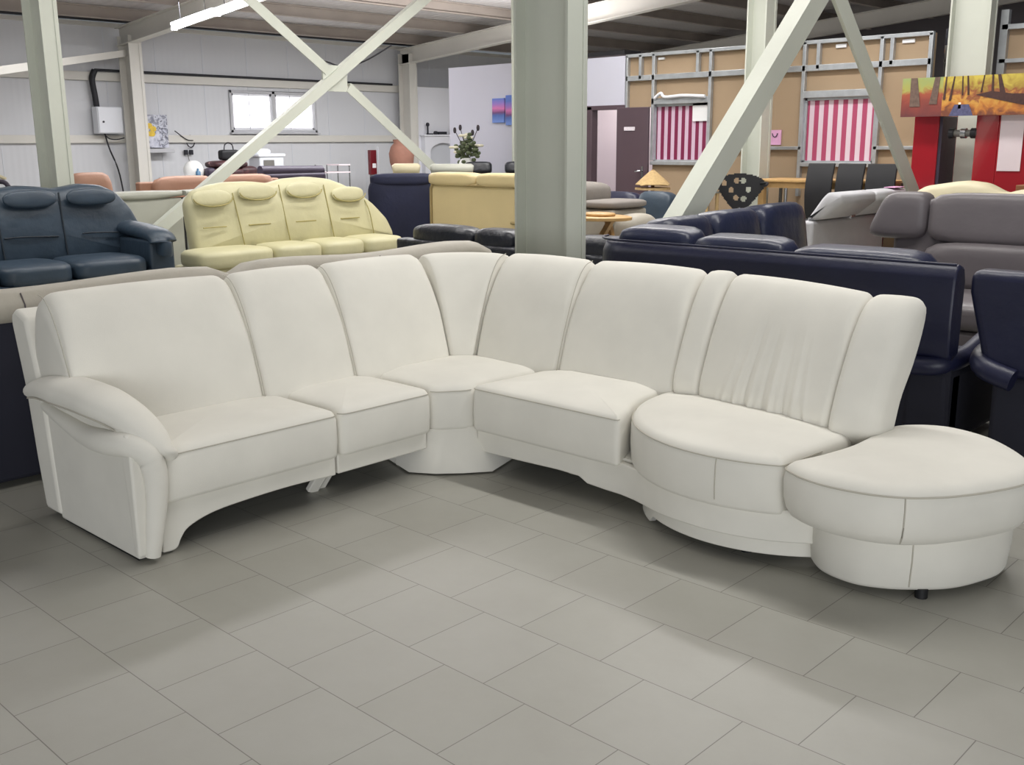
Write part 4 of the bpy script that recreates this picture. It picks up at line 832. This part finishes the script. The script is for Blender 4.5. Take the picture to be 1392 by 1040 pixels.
# ------------------------------------------------------------------ right of the thick column
# navy leather corner sofa
NL = (-3.0, 5.6, 0)
t = thing('leather_corner_sofa', 'large navy leather corner sofa with its back turned, behind the white sofa', 'sofa', NL)
pth = [(-4.17, 7.2), (-4.18, 6.2), (-4.18, 5.6)] + [(-3.88 + .30 * cos(a), 5.36 + .30 * sin(a)) for a in [radians(180 + 90 * k / 8) for k in range(1, 9)]] + [(-3.2, 5.06), (-2.6, 5.05), (-1.86, 5.05)]
pth = [(x, y) for x, y in pth]
def ribbon(mb, P, prof):   # prof: (outward offset, z); outward = right of travel
    n = len(P); rings = []
    for i in range(n):
        a, b = P[max(0, i - 1)], P[min(n - 1, i + 1)]; dx, dy = b[0] - a[0], b[1] - a[1]; l = sqrt(dx * dx + dy * dy); nx, ny = dy / l, -dx / l
        rings.append([(P[i][0] + nx * o_, P[i][1] + ny * o_, z) for o_, z in prof])
    return mb.loft(rings)
pr = [(-.12, .52), (-.04, .50), (0, .53), (.012, .7), (.0, .90), (-.02, .955), (-.06, .975), (-.11, .96), (-.13, .9)]
bs = ribbon(MB(), [(-a - 8.06, b) if False else (a, b) for a, b in pth], [(-o_, z) if False else (o_, z) for o_, z in pr]).build('back_panel', 'navy', t, NL, bevel=.012, ang=60)
ribbon(MB(), [(x, y) for x, y in pth], [(-.17, .04), (-.07, .04), (-.06, .2), (-.05, .52), (-.17, .52)]).build('back_base', 'midnight', t, NL)
MB().tube([(x, y + .0, .978) for x, y in pth[3:]], .008, 6).build('piping', 'navy', bs, NL)
for x0, x1, z, h, y in ((-4.0, -3.45, .985, .075, 5.27), (-3.44, -2.83, .965, .07, 5.26), (-2.82, -2.05, .95, .06, 5.26)):
    MB().puff(((x0 + x1) / 2, y, z - .12), ((x1 - x0) / 2, .12, h + .12), 6, 9, R=RX(.1)).build('back_cushion', 'navy_soft', t, NL)
for y0, y1, zt in ((5.42, 5.95, 1.07), (5.97, 6.55, 1.085), (6.57, 7.2, 1.10)):
    MB().puff((-3.88, (y0 + y1) / 2, zt - .24), (.14, (y1 - y0) / 2, .26), 5.5, 9, R=RY(-.15)).build('back_cushion', 'navy_soft', t, NL)
MB().box(-3.9, -3.45, 5.45, 7.1, .0, .42).build('seat', 'navy', t, NL, bevel=.05, seg=3); MB().box(-3.9, -1.95, 5.2, 6.0, .06, .42).build('seat', 'navy', t, NL, bevel=.05, seg=3)
MB().tube(crom([(-2.3, 5.08, .455), (-2.0, 5.07, .465), (-1.9, 5.12, .48), (-1.865, 5.3, .50), (-1.86, 5.6, .56), (-1.87, 6.0, .58)], 5), .05, 10).build('arm_roll', 'navy', t, NL); MB().box(-2.1, -1.86, 5.1, 6.0, .05, .45).build('arm', 'midnight', t, NL, bevel=.04, seg=3)
# navy leather armchair at right edge
NA = (-1.2, 5.4, 0)
t = thing('leather_armchair', 'navy leather armchair seen from behind at the right edge', 'armchair', NA)
MB().prism([(-1.80, .96), (-1.80, .85), (-1.72, .55), (-1.70, .46), (-.72, .46), (-.68, .6), (-.62, .96)], 5.06, 5.22, lambda a, b, w: (a, w, b)).build('back_panel', 'navy', t, NA, bevel=.045, seg=4)
MB().box(-1.66, -.74, 5.08, 5.95, .05, .47).build('back_base', 'midnight', t, NA, bevel=.03, seg=3)
MB().tube(crom([(-1.55, 5.04, .46), (-1.69, 5.06, .50), (-1.74, 5.2, .54), (-1.74, 5.6, .58), (-1.72, 5.95, .57)], 5), .055, 12).build('arm_roll', 'navy', t, NA)
MB().puff((-1.12, 5.26, .93), (.44, .11, .14), 4, 8).build('back_cushion', 'navy_soft', t, NA); MB().puff((-1.2, 5.6, .47), (.44, .34, .1), 5, 8).build('seat_cushion', 'navy_soft', t, NA)
# taupe leather sofa facing us
t = thing('leather_sofa', 'grey-brown leather sofa facing forward, behind the navy armchair', 'sofa', (-3.35, 7.5, 0), 0)
MB().box(.1, 2.9, .0, .25, .1, 1.15).build('back_panel', 'taupe_leather', t, bevel=.05, seg=3)
MB().puff((.20, .05, 1.03), (.16, .12, .17), 4.5, 10, T=lambda p: (p[0] - .42 * (1.19 - p[2]) * max(0, (.36 - p[0]) / .3), p[1], p[2])).build('wing_cushion', 'taupe_leather', t)
for x0, x1 in ((.37, 1.6), (1.62, 2.85)):
    MB().puff(((x0 + x1) / 2, .04, 1.02), ((x1 - x0) / 2, .13, .18), 6, 10, R=RX(-.1)).build('head_cushion', 'taupe_leather', t)
    MB().puff(((x0 + x1) / 2, -.02, .70), ((x1 - x0) / 2, .13, .17), 4.5, 8).build('back_cushion', 'taupe_leather', t)
    MB().puff(((x0 + x1) / 2, -.45, .46), ((x1 - x0) / 2, .42, .10), 5, 8).build('seat_cushion', 'taupe_leather', t)
MB().box(.2, 2.85, -.85, .05, .06, .38).build('base', 'taupe_dark', t, bevel=.03, seg=3)
MB().box(.06, .36, -.85, .1, .06, .62).build('arm', 'taupe_leather', t, bevel=.07, seg=4)
# light grey sofa with folding headrests
t = thing('fabric_sofa', 'light grey fabric sofa with folded headrests, seen from behind by the brace', 'sofa', (-4.85, 9.35, 0), pi / 2)
MB().box(.0, 1.6, .0, .15, .0, .80).build('back_panel', 'grey_fabric', t, bevel=.03, seg=3)
MB().box(.0, 1.5, .15, .75, .0, .46).build('seat', 'grey_fabric', t, bevel=.05, seg=3)
for x0, x1 in ((.04, .80), (.82, 1.58)):
    MB().slab(ccw(rpoly([(0, .80), (.16, 1.03), (.22, 1.085), (.36, 1.06), (.37, .98), (.17, .82)], .03)), [(x0, .03), (x0 + .03, 0), (x1 - .03, 0), (x1, .03)], 0, 2, T=lambda p: (p[2], .10 - p[0], p[1])).build('headrest', 'grey_fabric', t)
    MB().box(x1 - .17, x1 - .07, -.09, -.03, .81, .85).build('hinge', 'chrome', t, bevel=.01)
o = MB().box(-4.72, -4.6, 10.6, 10.85, 1.085, 1.092).build('pink_paper', 'pink_paper', loc=(-4.66, 10.7, 1.088)); tag(o, 'pinkish paper lying on the grey sofa headrest', 'paper')
# cream sofa behind the taupe one
t = thing('leather_sofa', 'cream leather sofa with humped back, top visible before the red panels', 'sofa', (-3.75, 9.0, 0), 0)
MB().slab(ccw(rpoly([(.0, .3), (.0, 1.10), (.12, 1.18), (.42, 1.23), (.6, 1.21), (.76, 1.13), (.9, 1.17), (1.3, 1.21), (1.8, 1.12), (1.85, .3)], .05)), [(0, .04), (.04, 0), (.22, 0), (.28, .05)], .03, 4, T=lambda p: (p[0], -p[2] + .2, p[1])).build('backrest', 'cream', t)
MB().box(0, 1.85, -.75, .1, .06, .46).build('seat', 'cream', t, bevel=.06, seg=3)
# warm grey fabric sofa, coffee table
t = thing('fabric_sofa', 'warm grey fabric sofa end with rounded armrest, right of the thick column', 'sofa', (-7.6, 8.9, 0), 0)
MB().puff((.38, -.3, 1.03), (.34, .3, .13), 3.6, 8).build('arm_cushion', 'warm_grey', t); MB().puff((.3, -.3, .93), (.45, .34, .05), 4).build('arm_pad', 'warm_grey', t)
MB().puff((.90, -.3, .945), (.24, .34, .045), 4).build('arm_pad', 'warm_grey', t); MB().box(-.2, 1.1, -.6, .0, .0, .90).build('body', 'taupe', t, bevel=.03, seg=3)
MB().puff((1.22, -.35, .68), (.16, .25, .18), 3).build('side_cushion', 'taupe', t)
t = thing('coffee_table', 'small light wood coffee table with crossed legs beside the warm grey sofa', 'table', (-6.45, 7.85, 0), 0)
MB().slab(ccw([(cos(a) * .5, sin(a) * .3) for a in [2 * pi * k / 28 for k in range(28)]]), [(.84, .02), (.845, 0), (.87, 0), (.875, .012)], 0, 2).build('tabletop', 'wood_light', t)
for a, b in (((-.3, 0, .84), (.22, 0, .1)), ((.3, 0, .84), (-.22, 0, .1)), ((.1, .2, .84), (.3, .2, .1))): MB().bar(a, b, .05, .05, (0, 1, 0)).build('leg', 'wood_light', t)
MB().puff((.15, 0, .89), (.16, .12, .022), 3).build('tray', 'wood_light', t); MB().box(-.35, .35, -.15, .25, 0, .1).build('plinth', 'wood_light', t)
# dark sofas and the straw lamp
simple_sofa('leather_sofa', 'low navy leather sofa before the dark brown door', (-8.32, 10.5, 0), 0, .68, .95, 'navy', arms=False, ncush=1)
simple_sofa('leather_armchair', 'dark blue-green leather armchair right of the straw lampshade', (-7.62, 10.45, 0), 0, .5, .97, 'navygreen', ncush=1, cat='armchair', arms=False)
t = thing('straw_lamp', 'cone-shaped straw lampshade standing on a round straw base', 'lamp', (-8.1, 11.2, 0), 0)
rings = []
for z, r in ((1.02, .22), (1.03, .225), (1.1, .15), (1.17, .07), (1.215, .012)): rings.append([(r * (1.12 if k % 7 == 0 else 1) * cos(2 * pi * k / 28), r * (1.12 if k % 7 == 0 else 1) * sin(2 * pi * k / 28), z + (-.012 if k % 7 == 0 and r > .2 else 0)) for k in range(28)])
MB().loft(rings).build('lamp_shade', 'straw', t); MB().tube([(0, 0, .96), (0, 0, .985)], .23, 24).build('base_tray', 'straw', t); MB().tube([(0, 0, 0), (0, 0, 1.21)], .025, 8).build('post', 'wood_brown', t); MB().tube([(0, 0, 0), (0, 0, .03)], .15, 16).build('foot', 'wood_brown', t)
# glass side table, tall wood table, chairs
t = thing('glass_table', 'small glass-topped table beneath the thick diagonal brace', 'table', (-7.0, 10.75, 0), 0)
MB().box(-.12, .12, -.14, .14, .96, .98).build('tabletop', 'glass_top', t)
for x in (-.1, .1):
    for y in (-.11, .11): MB().tube([(x, y, 0), (x, y, .96)], .022, 8).build('leg', 'straw', t)
t = thing('dining_table', 'light wood table with slim legs, near the striped bright window', 'table', (-5.85, 11.35, 0), 0)
MB().box(-.66, .95, -.28, .28, 1.10, 1.13).build('tabletop', 'wood_light', t, bevel=.004); MB().box(-.6, .9, -.24, .24, 1.03, 1.10).build('apron', 'wood_light', t)
MB().box(-.63, -.56, -.26, -.19, 0, 1.10).build('leg', 'wood_light', t)
for x in (-.3, .1, .9): MB().tube([(x, -.2, 0), (x, -.2, 1.10)], .022, 8).build('leg', 'chrome' if x > -.5 else 'grey_metal', t)
for x in (-.6, .9): MB().tube([(x, .22, 0), (x, .22, 1.10)], .022, 8).build('leg', 'grey_metal', t)
t = thing('swivel_chair', 'black plastic swivel chair with round holes in its back', 'chair', (-6.62, 10.9, 0), radians(20))
hol = [(-.19, .05), (-.04, .08), (.04, .08), (-.1, -.03), (.1, -.02), (-.04, -.12), (.05, -.13)]
def holed(u, v): return any((u - a)**2 + (v - b)**2 < .0011 for a, b in hol)
mb = MB(); nU, nV = 44, 34; idx = {}; vs = []; fs = []
def inside(u, v): return (u / .30)**2 + ((v - .03) / .135)**2 < 1 if v > .03 else (v > -.262 and abs(u) < .055 + .245 * max(0, (v + .262) / .292) ** .8)
for side, yy in ((0, 0), (1, .014)):
    for i in range(nU + 1):
        for j in range(nV + 1):
            u = -.32 + .64 * i / nU; v = -.27 + .45 * j / nV; idx[(side, i, j)] = len(vs); vs.append((u, yy + .5 * u * u, 1.03 + v))
ok = lambda i, j: 0 <= i < nU and 0 <= j < nV and inside(-.32 + .64 * (i + .5) / nU, -.27 + .45 * (j + .5) / nV) and not holed(-.32 + .64 * (i + .5) / nU, -.27 + .45 * (j + .5) / nV)
for i in range(nU):
    for j in range(nV):
        if ok(i, j):
            c = [(i, j), (i + 1, j), (i + 1, j + 1), (i, j + 1)]
            fs.append(tuple(idx[(0,) + p] for p in c)); fs.append(tuple(idx[(1,) + p] for p in c[::-1]))
            for (di, dj), (p, q_) in (((0, -1), (c[0], c[1])), ((1, 0), (c[1], c[2])), ((0, 1), (c[2], c[3])), ((-1, 0), (c[3], c[0]))):
                if not ok(i + di, j + dj): fs.append((idx[(0,) + p], idx[(1,) + p], idx[(1,) + q_], idx[(0,) + q_]))
use = sorted({i for f in fs for i in f}); rm = {k: n for n, k in enumerate(use)}
mb.add([vs[k] for k in use], [tuple(rm[i] for i in f) for f in fs]); mb.build('backrest', 'black', t)
MB().puff((0, -.24, .64), (.24, .24, .03), 3.5).build('seat', 'black', t); MB().tube([(0, -.2, .05), (0, -.2, .62)], .028, 10).build('post', 'chrome', t); MB().tube([(0, -.2, 0), (0, -.2, .05)], .24, 20).build('base', 'chrome', t)
for sx in (-1, 1): MB().tube(crom([(sx * .24, .03, 1.08), (sx * .34, -.1, 1.09), (sx * .36, -.3, 1.07)], 4), .014, 8).build('armrest', 'black', t)
MB().tube(crom([(0, -.2, .62), (0, .0, .64), (0, .022, .70), (0, .02, .80)], 4), .026, 10).build('bracket', 'chrome', t)
def dining_chair(loc, rz, label):
    t = thing('dining_chair', label, 'chair', loc, rz, 'black dining chairs at the wood table')
    sec = crom([(-.03, .70, 0), (.02, .82, 0), (.035, 1.0, 0), (.015, 1.16, 0), (-.03, 1.32, 0)], 5)
    rings = [[(-.16, a, b), (.16, a, b), (.16, a + .03, b), (-.16, a + .03, b)] for a, b, _ in sec]
    MB().loft(rings).build('backrest', 'black', t, bevel=.01); MB().box(-.165, .165, -.42, .02, .62, .70).build('seat', 'black', t, bevel=.02, seg=3)
    for sx in (-.14, .14): MB().tube([(sx, -.38, .62), (sx, -.38, .03), (sx, -.34, .018), (sx, .05, .018)], .016, 8).build('leg', 'chrome', t)
    return t
c0 = dining_chair((-5.63, 10.98, 0), radians(180), 'leftmost black dining chair before the striped bright window')
dup(c0, (-5.27, 10.98, 0), radians(178), 'middle black dining chair of three by the wood table')
dup(c0, (-4.92, 10.98, 0), radians(186), 'rightmost black dining chair of three, beside the brace')
# red glossy cabinets, autumn painting, pipe
RL = (-4.4, 11.0, 0)
t = thing('red_cabinet', 'tall red glossy cabinet left of the column, under the autumn painting', 'cabinet', RL)
MB().box(-4.62, -4.36, 11.0, 11.5, .05, 1.82).build('side_panel', 'red_gloss', t, RL, bevel=.006); MB().box(-4.36, -4.33, 11.02, 11.4, .05, 1.80).build('inner_side', 'plum', t, RL)
MB().box(-4.62, -4.33, 11.0, 11.5, 0, .05).build('plinth', 'black', t, RL)
q = MB(); q.box(-4.635, -4.62, 11.1, 11.16, 1.3, 1.5); q.build('handle', 'dark_metal', t, RL)
RL = (-3.8, 11.0, 0)
t = thing('red_cabinet', 'wide red glossy cabinet right of the column with a painted bright reflection', 'cabinet', RL)
MB().box(-3.98, -3.76, 10.98, 11.5, .05, 1.82).build('side_panel', 'red_gloss', t, RL, bevel=.006); MB().box(-3.758, -3.4, 10.98, 11.5, .05, 1.80).build('door', 'red_gloss', t, RL, bevel=.006); MB().box(-3.98, -3.4, 11.0, 11.5, 0, .05).build('plinth', 'black', t, RL)
MB().box(-3.74, -3.52, 10.972, 10.978, 1.26, 1.80).build('painted_reflection', 'pink_wall', t, RL)  # pale panel painted in as the bright reflection on the door
t = thing('metal_pipe', 'horizontal metal rail with clamps between the two red cabinets', 'rail', (-4.1, 11.0, 1.63))
MB().tube([(-.15, 0, 0), (.13, 0, 0)], .035, 12).build('rail', 'grey_metal', t)
for x in (-.12, .0, .1): MB().tube([(x - .025, 0, 0), (x + .025, 0, 0)], .052, 12).build('clamp', 'dark_metal' if x else 'chrome', t)
t = thing('autumn_painting', 'long autumn forest canvas hung above the red cabinets', 'picture', (-4.72, 10.9, 1.80))
MB().box(0, .42, -.03, 0, 0, .385).build('canvas', 'autumn_left', t); MB().box(.42, 1.42, -.03, 0, 0, .385).build('canvas', 'autumn_right', t)
q = MB()
def trunk(x0, w0, x1, w1, z0, z1):
    q_ = MB(); q_.prism([(x0 - w0, z0), (x0 + w0, z0), (x1 + w1, z1), (x1 - w1, z1)], -.034, -.0305, lambda a, b, w: (a, w, b)); return q_
mat('bark', (104, 84, 74), .7, 0, 1, .25, 30); mat('bark_dark', (70, 44, 40), .7, 0, 1, .25, 30); mat('paint_blue', (84, 84, 118), .6, 0, 1, .35, 30); mat('paint_white', (236, 226, 206), .6, 0, 1, .2, 30)
for a in ((.145, .055, .12, .034, .10, .385), (.33, .04, .36, .026, .12, .385)): trunk(*a).build('painted_trunk', 'bark', t)
for a in ((.44, .012, .45, .006, .16, .385), (.5, .012, .53, .006, .15, .385), (.68, .01, .66, .007, .2, .385), (.91, .012, .90, .008, .2, .385), (1.02, .03, .96, .014, .15, .385), (.62, .008, .61, .005, .2, .385), (.8, .008, .82, .005, .22, .385)): trunk(*a).build('painted_trunk', 'bark_dark', t)
trunk(.62, .12, .62, .07, .0, .11).build('painted_path', 'paint_blue', t); trunk(.6, .015, .6, .012, .07, .13).build('painted_light', 'paint_white', t)
MB().prism([(.75, .20), (.95, .15), (1.42, .04), (1.42, .19), (1.1, .2), (.9, .23)], -.0335, -.0305, lambda a, b, w: (a, w, b)).build('painted_bank', 'bark_dark', t)
# wooden crate edge at far right
t = thing('wood_bench', 'low brown wooden bench edge beside the wide red cabinet', 'bench', (-3.3, 10.9, 0))
MB().box(-.12, .6, -.3, .2, 1.08, 1.14).build('top', 'wood_brown', t, bevel=.005); MB().box(-.1, -.04, -.28, .18, 0, 1.08).build('leg', 'wood_brown', t); MB().box(.5, .56, -.28, .18, 0, 1.08).build('leg', 'wood_brown', t)
